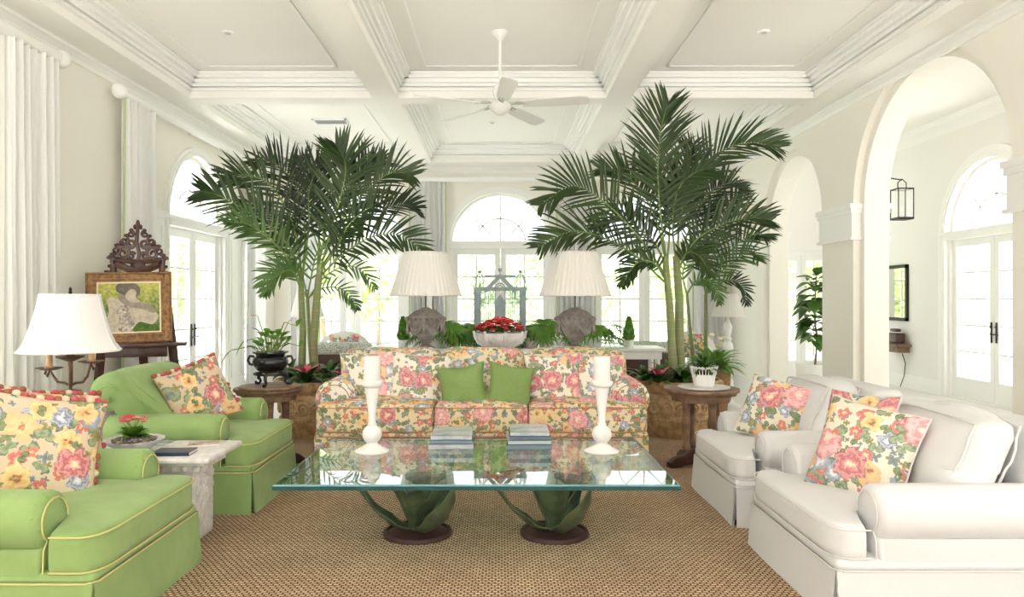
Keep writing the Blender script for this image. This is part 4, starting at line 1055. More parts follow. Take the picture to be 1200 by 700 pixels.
for k in range(26):
    a = k * 2.4; rr = .03 + .05 * (k % 5) / 5; h = rg.uniform(.03, .17); b = Vector((math.cos(a) * .05, math.sin(a) * .05, .03)); q = Vector((math.cos(a) * (rr + .05), math.sin(a) * (rr + .05), .03 + h))
    st.tube([b, q], .003, 4); oval_leaf(m, q, (math.cos(a), math.sin(a), .7 + .5 * rg.random()), rg.uniform(.08, .12), rg.uniform(.05, .07), .3)
for (dx, dz, L) in ((-.20, .10, .10), (-.30, .03, .12), (.22, .22, .14), (.15, .10, .10), (.24, .06, .10)):
    q = Vector((dx, -.02, dz + .03)); st.tube([(0, 0, .03), (dx * .5, 0, dz + .06), q], .0035, 4); oval_leaf(m, q, (dx, -.1, -.25 if dx < 0 else .5), L, L * .45, .5)
m.build('leaves', M['leafy_l'], t)
for (dx, dz, mt_, L) in ((-.10, .33, mat('salmon_spathe', (.80, .38, .26), .4), .07), (.15, .29, M['red'], .035), (.11, .27, M['red'], .035)):
    q = Vector((dx, -.01, dz)); st.tube([(0, 0, .03), (dx * .6, 0, dz * .6), q], .003, 4); mm = MB(); oval_leaf(mm, q, (-1 if dx < 0 else 1, 0, .1 if dx < 0 else .6), L, L * .5, .1); mm.build('spathe', mt_, t)
st.build('stems', M['stem'], t)
MB().lathe([(0, .0), (.095, .0), (.098, .02), (0, .035)], (0, 0, 0), 16).build('soil', M['soil'], t)

# ---------------------------------------------------------------- marble side table between the green chairs
t = thing('side_table', 'distressed white marble side table between the two green armchairs', 'side table', (-1.98, 4.16, 0), 0)
MB().rbox((0, 0, .487), (.86, .52, .032), .012, n=6).build('tabletop', M['marble'], t)
MB().rbox((0, 0, .465), (.80, .46, .02), .008, n=6).build('top_moulding', M['marble'], t)
MB().rbox((.0, 0, .435), (.70, .36, .05), .01, n=6).build('capital', M['marble'], t)
MB().rbox((0, 0, .21), (.62, .28, .42), .03, n=8).build('pedestal', M['marble'], t)
m = MB(); rg = random.Random(3)
for k in range(90):
    z = rg.uniform(.04, .40); u = rg.uniform(-.12, .12); m.ball((.311, u, z), rg.uniform(.006, .013), 6, (.6, 1, 1.4))
    u = rg.uniform(-.28, .28); m.ball((u, -.141, z), rg.uniform(.006, .013), 6, (1, .6, 1.4))
for k in range(12): m.ball((.355, -.16 + .03 * k, .43), .016, 6, (.5, 1, 1)); m.ball((-.33 + .06 * k, -.182, .43), .016, 6, (1, .5, 1))
m.build('carved_relief', M['marble'], t)
ZT = .5035
t = thing('planter_bowl', 'scalloped white stone bowl of pebbles on the marble side table', 'planter', (P(154, 507, 4.02).x, 4.05, ZT))
MB().lathe([(0, 0), (.07, 0), (.075, .015), (.10, .035), (.145, .065), (.15, .078), (.13, .075), (.10, .06), (0, .05)], (0, 0, 0), 48, wob=lambda a, z: 1 + .06 * abs(math.sin(a * 7)) * (z / .07)).build('bowl', M['marble'], t)
m = MB(); rg = random.Random(8)
for k in range(140):
    a, r_ = rg.uniform(0, 2 * PI), .108 * rg.random() ** .5; m.ball((r_ * math.cos(a), r_ * math.sin(a), .074 + .02 * (1 - r_ / .11)), rg.uniform(.008, .013), 6, (1, 1.2, .7))
o = m.build('pebbles', mat('grey_brown_pebbles', (.28, .23, .21), .7, col2=(.12, .09, .08), vscale=40), t); o['kind'] = 'stuff'
t = thing('kalanchoe', 'small kalanchoe with pink and cream blossoms in the white stone bowl', 'plant', (P(156, 500, 4.05).x, 4.05, ZT + .08)); m = MB()
for k in range(14): a = k * 2.4; oval_leaf(m, (0, 0, .0 + .002 * k), (math.cos(a), math.sin(a), .3 + .05 * k), .115 - .002 * k, .085, .25)
m.build('leaves', M['leafy_l'], t)
st = MB(); f1 = MB(); rg = random.Random(2)
for k in range(44):
    a = rg.uniform(0, 2 * PI); r_ = .068 * rg.random() ** .5; z = .105 + rg.uniform(-.012, .018); q = (r_ * math.cos(a), r_ * math.sin(a) * .8, z)
    if k % 4 == 0: st.tube([(0, 0, .02), q], .002, 4)
    for j in range(4): b = j * PI / 2 + k; f1.ball((q[0] + .008 * math.cos(b), q[1] + .008 * math.sin(b), q[2]), .007, 6, (1, 1, .5), mi=0 if (q[0] < .0 or k % 3 == 0) else 1)
st.build('stems', M['stem'], t); f1.build('blossoms', [M['kal_pink'], mat('faded_blossom', (.70, .42, .30), .8)], t)
t = thing('book', 'dark blue book lying flat on the marble side table', 'book', (P(222, 524, 4.1).x - .05, 4.03, ZT + .0005), .06, 'reading matter on the marble side table')
MB().box(-.10, .10, -.07, .07, 0, .003).box(-.10, .10, -.07, .07, .016, .019).box(-.10, .10, -.07, -.067, 0, .019).build('book_cover', mat('navy_cover', (.03, .05, .10), .3), t, smooth=False)
MB().box(-.096, .096, -.066, .066, .003, .016).build('page_block', M['paper'], t, smooth=False)
def mag(loc, rz, c1, c2, lb, w=.21, d=.28):
    t = thing('magazine', lb, 'magazine', loc, rz, 'reading matter on the marble side table')
    MB().box(-w / 2, w / 2, -d / 2, d / 2, 0, .006).build('pages', M['paper'], t, smooth=False)
    MB().box(-w / 2, w / 2, -d / 2, d / 2, .0062, .0075).build('cover', mat('glossy_cover', c1, .25, col2=c2, vscale=14), t, smooth=False)
mag((P(240, 517, 4.3).x, 4.29, ZT + .0005), .3, (.72, .70, .70), (.45, .10, .10), 'magazine with pale cover and red marks on the marble table, nearest the farther chair', .17, .12)
mag((P(228, 519, 4.25).x - .24, 4.30, ZT + .0005), -.1, (.60, .62, .66), (.16, .17, .2), 'grey and white magazine on the marble side table, beside the stone bowl', .17, .14)

# ---------------------------------------------------------------- candelabra lamp (near left)
L0 = (P(80, 400, 4.1).x, 4.12, ZT)
t = thing('table_lamp', 'iron candelabra lamp with white bell shade on the marble side table', 'lamp', L0)
zf = lambda py: H - (py - CY) * 4.12 / F - ZT
BR = mat('aged_bronze', (.16, .09, .05), .45, .5, col2=(.08, .045, .03), vscale=18)
MB().lathe([(0, 0), (.085, 0), (.085, .01), (.05, .02), (.018, .03), (.012, .05), (.012, zf(490)), (.024, zf(478)), (.034, zf(466)), (.035, zf(463)), (.016, zf(461)), (.06, zf(458.5)), (.008, zf(456)), (.012, zf(450)), (.012, zf(424)), (.07, zf(419)), (.075, zf(417)), (.02, zf(419)), (.02, zf(413)), (.0, zf(413))], (0, 0, 0), 24).build('stem', BR, t)
for sg in (-1, 1):
    arm = MB(); x = sg * .118; zc = zf(434 if sg < 0 else 426)
    arm.tube([(0, 0, zf(452)), (sg * .03, 0, zf(449)), (sg * .07, 0, zf(448)), (sg * .095, 0, zf(441)), (x * .96, 0, zc + .0), (sg * .13, 0, zc - .035), (sg * .142, 0, zc - .02), (sg * .135, 0, zc - .005)], .0075, 8)
    arm.lathe([(0, 0), (.03, 0), (.068, .01), (.07, .014), (.02, .008), (.0, .008)], (x, 0, zc), 18); a = arm.build('candle_arm', BR, t)
    MB().lathe([(0, 0), (.022, 0), (.022, .015), (.016, .018), (.016, .085), (.0, .085)], (x, 0, zc + .008), 14).build('candle_sleeve', mat('ochre_sleeve', (.55, .33, .17), .6), a)
def bell_shade(parent, c, r0, r1, h, z0, panels, mt, flare=True, name='lamp_shade'):
    def rad(t): return r0 + (r1 - r0) * (t ** .62 if flare else t)
    n = panels * (6 if flare else 2); m = MB()
    def fn(u, v):
        a = 2 * PI * u; r_ = rad(v)
        if flare:
            k = (u * panels) % 1; r_ *= (math.cos(PI / panels) / math.cos((k - .5) * 2 * PI / panels)) * .5 + .5
        else: r_ *= 1 + .012 * (1 if int(round(u * n)) % 2 else -1)
        return Vector((c[0] + r_ * math.cos(a), c[1] + r_ * math.sin(a), z0 + h * v))
    m.grid(fn, n, 8, flip=False)
    m.grid(lambda u, v: (lambda p: Vector((c[0] + (p.x - c[0]) * .985, c[1] + (p.y - c[1]) * .985, p.z)))(fn(u, v)), n, 8, flip=True)
    s_ = m.build(name, mt, parent, smooth=flare)
    t_ = MB(); t_.tube([fn(k / 60, 0) for k in range(60)], .006, 6, closed=True); t_.tube([fn(k / 60, 1) for k in range(60)], .006, 6, closed=True)
    if flare:
        for k in range(panels): t_.tube([fn(k / panels, j / 8) * 1.0 for j in range(9)], .0035, 5)
    t_.build('shade_trim', mt, s_)
    return s_
bell_shade(t, (0, 0), .262, .152, zf(346) - zf(411), zf(411), 8, M['shade_white'])
MB().lathe([(.0, zf(349)), (.006, zf(349)), (.004, zf(345)), (.011, zf(343)), (.006, zf(341)), (.009, zf(339)), (0, zf(336))], (0, 0, 0), 10).tube([(-.152, 0, zf(348)), (.152, 0, zf(348))], .003, 4).tube([(0, 0, zf(413)), (0, 0, zf(347))], .005, 6).build('finial', M['iron'], t)
# cream jar behind the lamp
t = tag(MB().lathe([(0, 0), (.14, 0), (.16, .05), (.185, .35), (.19, .60), (.178, .72), (.185, .74), (.185, .77), (.16, .77), (.15, .70), (0, .70)], (P(104, 500, 5.2).x, 5.95, .001), 40).build('floor_jar', mat('cream_ceramic', (.74, .68, .52), .5)), 'tall cream ceramic jar standing behind the lamp and green armchair', 'jar')
# ---------------------------------------------------------------- easel and painting
ez = lambda py, D=6.3: H - (py - CY) * D / F
t = thing('easel', 'carved dark mahogany easel standing by the left french doors', 'easel', (P(162, 400, 6.3).x, 6.3, 0), R(18)); k_ = 6.3 / F
def ex(px): return (px - 162) * k_ / math.cos(R(18))
WD = M['wood']
for nm, a, b in (('leg', (ex(133), -.02, ez(318)), (ex(118), -.12, .01)), ('leg', (ex(188), -.02, ez(318)), (ex(212), -.12, .01)), ('leg', (ex(160), .04, ez(318)), (ex(165), .50, .01))):
    m = MB(); a = Vector(a); b = Vector(b); m.tube([a, a.lerp(b, .5), b], [.034, .036, .03], 4); m.build('leg', WD, t)
MB().rbox((ex(160), -.13, ez(403)), (.82, .18, .03), .008, n=6).build('shelf', WD, t)
MB().rbox((ex(160), -.04, ez(412)), (.5, .06, .09), .008, n=6).build('cross_rail', WD, t)
m = MB(); cz0 = ez(318)
def sp(cx, cz, r, turns, d, ph=0, th=.017):
    pts = []
    for j in range(24):
        u = j / 23; q = r * (1 - .82 * u); a = ph + d * u * turns * 2 * PI; pts.append((cx + q * math.cos(a), -.02 + .01 * u, cz + q * math.sin(a)))
    m.tube(pts, [th * (1 - .35 * j / 23) for j in range(24)], 6)
m.tube([(-.17, -.02, cz0 + .06), (-.08, -.02, cz0 + .02), (0, -.02, cz0 + .0), (.08, -.02, cz0 + .02), (.17, -.02, cz0 + .06)], .03, 8)
m.tube([(-.18, -.02, cz0 + .10), (0, -.02, cz0 + .075), (.18, -.02, cz0 + .10)], .022, 8)
m.ball((0, -.02, cz0 + .045), .05, 10, (1.2, .5, 1))
for sg in (-1, 1):
    for (cx_, cz_, r_, tn, dd, ph_, th_) in ((.115, .15, .060, 1.5, 1, .6, .017), (.055, .235, .045, 1.3, -1, 0, .015), (.16, .075, .042, 1.3, -1, 1, .018), (.165, .175, .035, 1.2, 1, 2.4, .014), (.105, .255, .034, 1.2, 1, 2.2, .014), (.055, .315, .028, 1.2, 1, 2.0, .012), (.05, .13, .034, 1.3, -1, 2.8, .013), (.20, .10, .030, 1.1, 1, 0, .013)):
        sp(sg * cx_, cz0 + cz_, r_, tn, sg * dd, PI / 2 - sg * (PI / 2 - ph_), th_)
    for (x_, z_, w_, h_) in ((.205, .04, 1.6, .9), (.19, .14, 1.5, .8), (.155, .215, 1.5, .9), (.125, .24, .9, 1.3), (.085, .30, 1.3, .9), (.05, .345, 1.0, 1.0), (.022, .375, .8, 1.2), (.18, .0, 1.1, 1.4)):
        m.ball((sg * x_, -.02, cz0 + z_), .019, 7, (w_, .8, h_))
    m.tube([(sg * .185, -.02, cz0 - .03), (sg * .19, -.02, cz0 + .05)], .026, 7)
m.ball((0, -.02, cz0 + .40), .022, 8, (.8, .8, 1.7)); m.tube([(0, -.02, cz0 + .05), (0.01, -.02, cz0 + .15), (-.01, -.02, cz0 + .25), (0, -.02, cz0 + .38)], .015, 6)
m.build('carved_crest', WD, t)
# painting on the easel shelf, leaning back
pw, ph = .65, .60
pt = thing('painting', 'gilt framed painting of a grey stone statue on the easel', 'painting', (P(158, 400, 6.25).x, 6.165, ez(402) + .005), R(18)); pt.rotation_euler = (R(-9), R(-1.5), R(20))
GF = mat('antique_gilt', (.34, .18, .065), .45, .35, col2=(.14, .065, .025), vscale=30, bump=.6, bscale=60)
fw = .082
m = MB()
for (a, b, c, d) in ((-pw / 2, pw / 2, 0, fw), (-pw / 2, pw / 2, ph - fw, ph), (-pw / 2, -pw / 2 + fw, fw, ph - fw), (pw / 2 - fw, pw / 2, fw, ph - fw)):
    m.box(a, b, -.022, .02, c, d)
for e, z_ in ((.012, -.036), (.060, -.030)):
    m.tube([(-pw / 2 + e, z_ + .01, e), (pw / 2 - e, z_ + .01, e), (pw / 2 - e, z_ + .01, ph - e), (-pw / 2 + e, z_ + .01, ph - e)], .011, 6, closed=True)
fo = m.build('frame', GF, pt, smooth=False)
m = MB(); e = fw
for (a, b, c, d) in ((-pw / 2 + e, pw / 2 - e, e, e + .012), (-pw / 2 + e, pw / 2 - e, ph - e - .012, ph - e), (-pw / 2 + e, -pw / 2 + e + .012, e, ph - e), (pw / 2 - e - .012, pw / 2 - e, e, ph - e)): m.box(a, b, -.018, 0, c, d)
m.build('inner_slip', mat('ivory_slip', (.78, .70, .52), .6), pt, smooth=False)
def cv(g, tc, c):
    z = g.node('ShaderNodeSeparateXYZ', Vector=tc).outputs[2]
    f = g.math('ADD', g.math('DIVIDE', z, ph), g.math('MULTIPLY', g.math('SUBTRACT', g.noise(tc, 9, 5, .7), .5), .7))
    return g.mix(.35, g.ramp(f, [(.30, (.03, .08, .015)), (.50, (.09, .17, .02)), (.66, (.32, .36, .04)), (.9, (.55, .50, .08))]), g.ramp(g.noise(tc, 40, 3), [(.35, (.03, .06, .01)), (.65, (.75, .72, .3))]))
MB().box(-pw / 2 + .05, pw / 2 - .05, -.006, .01, .05, ph - .05).build('canvas', mat('painted_foliage', (.3, .4, .05), .6, fn=cv), pt, smooth=False)
def blob(pts, n, c, y=-.0075, dy=0):
    """flat painted shape from a smooth closed outline"""
    P_ = [Vector(p) for p in pts]; L = len(P_); out = []
    for i in range(L):
        for j in range(5):
            u = j / 5; a, b, c_, d = P_[i - 1], P_[i], P_[(i + 1) % L], P_[(i + 2) % L]
            out.append(.5 * ((2 * b) + (c_ - a) * u + (2 * a - 5 * b + 4 * c_ - d) * u * u + (3 * b - a - 3 * c_ + d) * u ** 3))
    m = MB(); m.prism([(q.x, q.y) for q in out], y - dy, y - dy + .001, 'y'); return m.build(n, c, pt, smooth=False)
# picture coordinates: crop px (scale 4.371, origin 90,260) -> local metres
def pc(x, y): return ((x - 318) / (470 - 165) * (pw - 2 * fw), fw + (600 - y) / (600 - 318) * (ph - 2 * fw))
S1 = mat('painted_stone_light', (.62, .55, .44), .8, col2=(.42, .36, .28), vscale=22); S2 = mat('painted_stone_mid', (.36, .31, .25), .8, col2=(.24, .2, .16), vscale=26); S3 = mat('painted_stone_dark', (.20, .165, .13), .8, col2=(.12, .10, .08), vscale=26); S4 = mat('painted_blossom', (.66, .60, .52), .8, col2=(.16, .12, .10), vscale=45)
blob([pc(*q) for q in ((215, 590), (240, 520), (222, 470), (235, 430), (270, 405), (300, 400), (320, 420), (390, 440), (440, 480), (455, 520), (420, 560), (350, 592), (280, 595))], 'torso', S1)
blob([pc(*q) for q in ((262, 395), (290, 385), (340, 420), (400, 440), (440, 470), (436, 492), (380, 470), (320, 455), (280, 430))], 'drape', S2, dy=.001)
blob([pc(*q) for q in ((206, 585), (204, 540), (222, 480), (214, 420), (232, 398), (252, 410), (250, 470), (240, 520), (245, 560), (238, 590))], 'raised_arm', S1, dy=.002)
blob([pc(*q) for q in ((256, 365), (258, 335), (285, 322), (330, 322), (362, 340), (370, 375), (355, 400), (325, 408), (300, 395), (275, 380))], 'head_hair', S3, dy=.003)
blob([pc(*q) for q in ((300, 400), (312, 370), (335, 358), (352, 375), (350, 405), (370, 430), (330, 432))], 'face', S1, dy=.004)
blob([pc(*q) for q in ((258, 480), (280, 440), (310, 455), (325, 510), (345, 560), (330, 592), (280, 592), (262, 560), (270, 520))], 'flower_garland', S4, dy=.004)
blob([pc(*q) for q in ((340, 592), (345, 560), (370, 540), (410, 552), (450, 560), (455, 592))], 'dark_leaves', mat('painted_leaves', (.04, .10, .015), .8, col2=(.10, .18, .03), vscale=40), dy=.005)

# ---------------------------------------------------------------- console behind the sofa and what stands on it
def table(name, label, x0, x1, y0, y1, zt_, mt, leg=.05, cat='console table'):
    c = ((x0 + x1) / 2, (y0 + y1) / 2); t = thing(name, label, cat, (c[0], c[1], 0)); hx, hy = (x1 - x0) / 2, (y1 - y0) / 2
    MB().rbox((0, 0, zt_ - .018), (2 * hx, 2 * hy, .036), .01, n=6).build('tabletop', mt, t)
    MB().box(-hx + .04, hx - .04, -hy + .04, hy - .04, zt_ - .12, zt_ - .036).build('apron', mt, t, smooth=False)
    for a in (-1, 1):
        for b in (-1, 1): MB().lathe([(.02, 0), (.026, .02), (.018, .05), (.026, .3), (.03, zt_ - .16), (.03, zt_ - .12)], (a * (hx - .08), b * (hy - .08), 0), 12).build('leg', mt, t)
    return t
CT = .872
table('console_table', 'white console table behind the floral sofa carrying the urn lamps', -1.12, 1.08, 6.55, 7.0, CT, M['white'])
def urn_lamp(px, label):
    x = (px - CX) * 6.77 / F; t = thing('urn_lamp', label, 'lamp', (x, 6.77, CT), 0, 'grey urn lamps with pleated shades'); k = 6.77 / F
    z = lambda py: H - (py - CY) * k - CT
    MB().lathe([(0, 0), (.085, 0), (.09, .012), (.085, .03), (.05, .045), (.035, .06), (.045, .072), (.05, .078), (.06, .10), (.095, .145), (.13, .19), (.152, .235), (.163, .285), (.175, .29), (.190, .305), (.165, .315), (.14, .335), (.10, .365), (.055, .38), (.03, .395), (.0, .40)], (0, 0, 0), 40).build('urn', M['stone'], t)
    m = MB()
    for kk in range(6):
        a0 = 2 * PI * kk / 6 - PI / 2; pts = []
        for rep, (dz, th) in enumerate(((.0, .017), (-.022, .014), (.018, .012))):
            pts = [((.158 + .012 * math.sin(PI * u / 8)) * math.cos(a0 + u / 8 * PI / 3), (.158 + .012 * math.sin(PI * u / 8)) * math.sin(a0 + u / 8 * PI / 3), .262 - .085 * math.sin(PI * u / 8) + dz * math.sin(PI * u / 8)) for u in range(9)]
            m.tube(pts, [th * .8 * (.6 + .5 * math.sin(PI * u / 8)) for u in range(9)], 6)
        m.ball((.172 * math.cos(a0), .172 * math.sin(a0), .268), .024, 8); m.tube([(.176 * math.cos(a0), .176 * math.sin(a0), .26), (.182 * math.cos(a0), .182 * math.sin(a0), .20), (.165 * math.cos(a0), .165 * math.sin(a0), .165)], [.012, .016, .006], 6)
    m.build('swags', M['stone'], t)
    m = MB()
    for kk in range(24): a = 2 * PI * kk / 24; m.box(-.014, .014, -.008, .008, 0, .018) if False else m.ball((.180 * math.cos(a), .180 * math.sin(a), .290), .014, 6)
    m.build('dentil_band', M['stone'], t)
    MB().tube([(0, 0, .395), (0, 0, z(345))], .006, 8).tube([(0, 0, z(345)), (0, 0, z(300))], .004, 6).tube([(-.19, 0, z(299)), (.19, 0, z(299))], .003, 4).build('lamp_rod', M['iron'], t)
    MB().ball((0, 0, z(325)), .035, 12, (1, 1, 1.25)).build('bulb', M['white'], t)
    bell_shade(t, (0, 0), .325, .20, z(296.5) - z(346.5), z(346.5), 44, M['shade'], flare=False)
    return t
urn_lamp(499, 'grey garlanded urn lamp with pleated shade on console, left'); urn_lamp(674, 'grey garlanded urn lamp with pleated shade on console, right')
# white footed bowl with red flowers
x = (586 - CX) * 6.75 / F
t = thing('planter_bowl', 'white stone bowl of red flowers on the console between the urn lamps', 'planter', (x, 6.75, CT))
MB().lathe([(0, 0), (.12, 0), (.13, .012), (.11, .03), (.15, .05), (.205, .085), (.225, .13), (.23, .16), (.235, .168), (.215, .168), (.20, .13), (0, .12)], (0, 0, 0), 40).build('bowl', M['marble'], t)
m = MB()
for k in range(8):
    a = 2 * PI * k / 8 + .2; c, s_ = math.cos(a), math.sin(a)
    m.tube([(.12 * c, .12 * s_, .03), (.205 * c, .205 * s_, .075), (.232 * c, .232 * s_, .13), (.238 * c, .238 * s_, .165), (.246 * c, .246 * s_, .182)], [.006, .012, .014, .012, .012], 6)
m.build('ribs', M['marble'], t)
t = thing('potted_flowers', 'dense red kalanchoe flowers in the white footed bowl', 'flowers', (x, 6.75, CT + .13)); rg = random.Random(11); lv = MB(); fl = MB()
for k in range(60):
    a = k * 2.4; r_ = .17 * math.sqrt((k + 1) / 60); oval_leaf(lv, (r_ * math.cos(a), r_ * math.sin(a), .04 + .03 * (1 - r_ / .2)), (math.cos(a), math.sin(a), .3 + rg.random()), .085, .06, .3)
lv.build('leaves', M['leafy'], t)
for k in range(210):
    a = rg.uniform(0, 2 * PI); r_ = .215 * rg.random() ** .5; z = .06 + .11 * math.cos(r_ / .205 * 1.35) + rg.uniform(-.014, .012)
    for j in range(5): b = j * 2 * PI / 5 + k; fl.ball((r_ * math.cos(a) + .011 * math.cos(b), r_ * math.sin(a) + .011 * math.sin(b), z), .010, 5, (1, 1, .6), mi=1 if k % 9 == 0 else 0)
fl.build('blossoms', [M['red'], mat('coral_petals', (.85, .22, .12), .6)], t)

# ---------------------------------------------------------------- rear table: birdhouse, ferns, topiaries
RT = .82
table('console_table', 'long white table near the far windows holding ferns and topiaries', -1.45, 1.75, 7.85, 8.35, RT, M['white'])
bx = (586 - CX) * 8.1 / F; k8 = 8.1 / F
t = thing('birdcage', 'grey blue wire birdcage shaped like a gabled house, on the rear table', 'birdcage', (bx, 8.1, RT)); BG = mat('blue_grey_zinc', (.40, .47, .51), .5, col2=(.30, .37, .41), vscale=12)
X = lambda px: (px - 586) * k8
Z = lambda py: H - (py - CY) * k8 - RT
def zz(a, b):
    return Z(a), Z(b)
m = MB()
m.box(X(556), X(616), -.16, .16, 0, .03); m.box(X(556), X(617), -.165, -.145, *sorted(zz(341, 337))); m.box(X(556), X(617), .145, .165, *sorted(zz(341, 337)))
m.build('cage_base', BG, t, smooth=False)
for (a, b) in ((556, 563), (609, 616)):
    m = MB(); m.box(X(a), X(b), -.16, -.135, 0, Z(339)); m.box(X(a), X(b), .135, .16, 0, Z(339)); m.build('corner_tower', BG, t, smooth=False)
m = MB()
for sg in (-1, 1):   # gable roof
    for yy in (-.16, .15):
        pl = [(0, Z(321)), (sg * X(605), Z(340)), (sg * X(602), Z(343)), (0, Z(326))]
        m.prism(pl if sg > 0 else pl[::-1], yy, yy + .015, 'y')
    for k in range(7): u = k / 6; m.tube([(sg * X(586 + 18 * u), -.15, Z(322 + 18 * u)), (sg * X(586 + 18 * u), .15, Z(322 + 18 * u))], .004, 4)
m.box(X(568), X(604), -.155, -.14, Z(326), Z(323)) ; m.ball((0, -.15, Z(317)), .022, 8); m.tube([(0, -.15, Z(321)), (0, -.15, Z(318))], .008, 6)
m.build('gable_roof', BG, t, smooth=False)
for sg in (-1, 1):   # domed corner turrets
    m = MB(); cx = sg * X(609.5)
    for k in range(8):
        a = 2 * PI * k / 8; pts = [(cx + .062 * math.cos(a) * math.cos(u / 6 * PI / 2 * .98) ** .8, -.10 + .06 * math.sin(a) * math.cos(u / 6 * PI / 2 * .98) ** .8, Z(338) + .15 * math.sin(u / 6 * PI / 2)) for u in range(7)]; m.tube(pts, .004, 4)
    m.ball((cx, -.10, Z(319)), .02, 8); m.tube([(cx + .06 * math.cos(k * PI / 8), -.10 + .06 * math.sin(k * PI / 8), Z(338)) for k in range(16)], .006, 5, closed=True); m.build('turret', BG, t)
m = MB()
for k in range(22):
    xx = X(564) + (X(609) - X(564)) * k / 21
    if abs(xx) > .06: m.tube([(xx, -.152, .03), (xx, -.152, Z(340))], .0022, 4)
    m.tube([(xx, .152, .03), (xx, .152, Z(340))], .0022, 4)
m.tube([(X(564), -.152, Z(355)), (X(609), -.152, Z(355))], .004, 4); m.build('bars', BG, t)
m = MB(); m.box(X(580), X(581.2), -.165, -.14, .02, Z(338)); m.box(X(591), X(592.2), -.165, -.14, .02, Z(338)); m.box(X(581), X(591.5), -.158, -.145, .02, Z(355))
m.prism([(X(579), Z(355)), (X(593), Z(355)), (0, Z(345))], -.17, -.145, 'y')
m.tube([(.05 * math.cos(PI * k / 10), -.155, Z(338) + .05 * math.sin(PI * k / 10)) for k in range(11)], .007, 5); m.tube([(.028 * math.cos(PI * k / 10), -.155, Z(338) + .028 * math.sin(PI * k / 10)) for k in range(11)], .006, 5)
for sg in (-1, 1): m.tube([(sg * X(604), -.155, Z(340)), (sg * X(603), -.155, Z(349)), (sg * X(607), -.155, Z(353)), (sg * X(609), -.155, Z(354))], .007, 5)
m.build('doorway', BG, t, smooth=False)
def fern(px, D, z, label, s, seed, mt, n=15):
    x = (px - CX) * D / F; t = thing('potted_fern', label, 'fern', (x, D, z), 0, 'ferns between the urn lamps'); rg = random.Random(seed)
    MB().lathe([(0, 0), (.07, 0), (.09, .10), (.095, .11), (.08, .11), (0, .09)], (0, 0, 0), 20).build('pot', M['white'], t)
    m = MB()
    for k in range(n):
        a = k * 2.399; d = Vector((math.cos(a), math.sin(a), 0)); L = s * rg.uniform(.8, 1.1); up = rg.uniform(.5, 1.2)
        p = Vector((0, 0, .10)); an = up; pts = []
        for i in range(7): pts.append(p.copy()); p = p + (d * math.cos(an) + Vector((0, 0, math.sin(an)))) * L / 6; an -= .22
        m.tube(pts, .003, 4)
        sd = Vector((-d.y, d.x, 0))
        tip = pts[-1]
        ax = (d * .45 + Vector((0, 0, -.55 + .5 * rg.random()))).normalized(); nn_ = sd.cross(ax).normalized()
        for j in range(13):     # finger like lobes spread in one tilted leaf plane
            b = (j - 6) / 6 * 2.1; dd = ax * math.cos(b) + sd * math.sin(b); pd_ = nn_.cross(dd).normalized(); L_ = s * .60 * (1 - .3 * abs(j - 6) / 6); vs = []
            for i in range(4):
                u = i / 3; q = tip + dd * L_ * u - Vector((0, 0, 1)) * L_ * .25 * u * u; w_ = L_ * (.04, .075, .06, .004)[i]; vs += [q - pd_ * w_, q + pd_ * w_]
            m.add(vs, [(0, 2, 3, 1), (2, 4, 5, 3), (4, 6, 7, 5)])
    m.build('foliage', mt, t); return t
FG = M['leafy_l']
fern(528, 8.0, RT, 'bright fern between left urn lamp and bowl of red flowers', .34, 1, FG, 20); fern(548, 7.9, RT, 'dark lobed fern close to the left of the red flower bowl', .22, 2, M['leafy'], 16)
fern(640, 8.0, RT, 'bright fern just right of the bowl of red flowers', .34, 3, FG, 20); fern(622, 7.92, RT, 'dark fern close to the right of the red flower bowl', .2, 6, M['leafy'], 12)
fern(696, 8.0, RT, 'bright fern just right of the right urn lamp', .30, 4, FG, 18); fern(508, 7.92, RT, 'grey green fern behind the foot of the left urn lamp', .24, 5, M['leafy'], 14)
def topiary(px, D, label, seed):
    x = (px - CX) * D / F; t = thing('topiary', label, 'topiary', (x, D, RT), 0, 'small cone topiaries'); rg = random.Random(seed)
    MB().lathe([(0, 0), (.05, 0), (.06, .075), (.05, .075), (0, .07)], (0, 0, 0), 16).build('pot', M['white'], t); m = MB()
    m.lathe([(.0, .07), (.062, .08), (.066, .13), (.045, .23), (.02, .30), (.0, .32)], (0, 0, 0), 12)
    for k in range(700):
        h = rg.random() ** 1.3; z = .08 + .245 * h; r_ = .074 * (1 - h) ** .75 + .006; a = rg.uniform(0, 2 * PI)
        oval_leaf(m, (r_ * math.cos(a) * .9, r_ * math.sin(a) * .9, z), (math.cos(a), math.sin(a), .9), .022, .013, 0)
    m.build('clipped_foliage', M['leafy_l'], t)
topiary(472.5, 8.1, 'small cone topiary left of the left urn lamp', 1); topiary(737, 8.1, 'small cone topiary right of the right urn lamp, before the window post', 2)

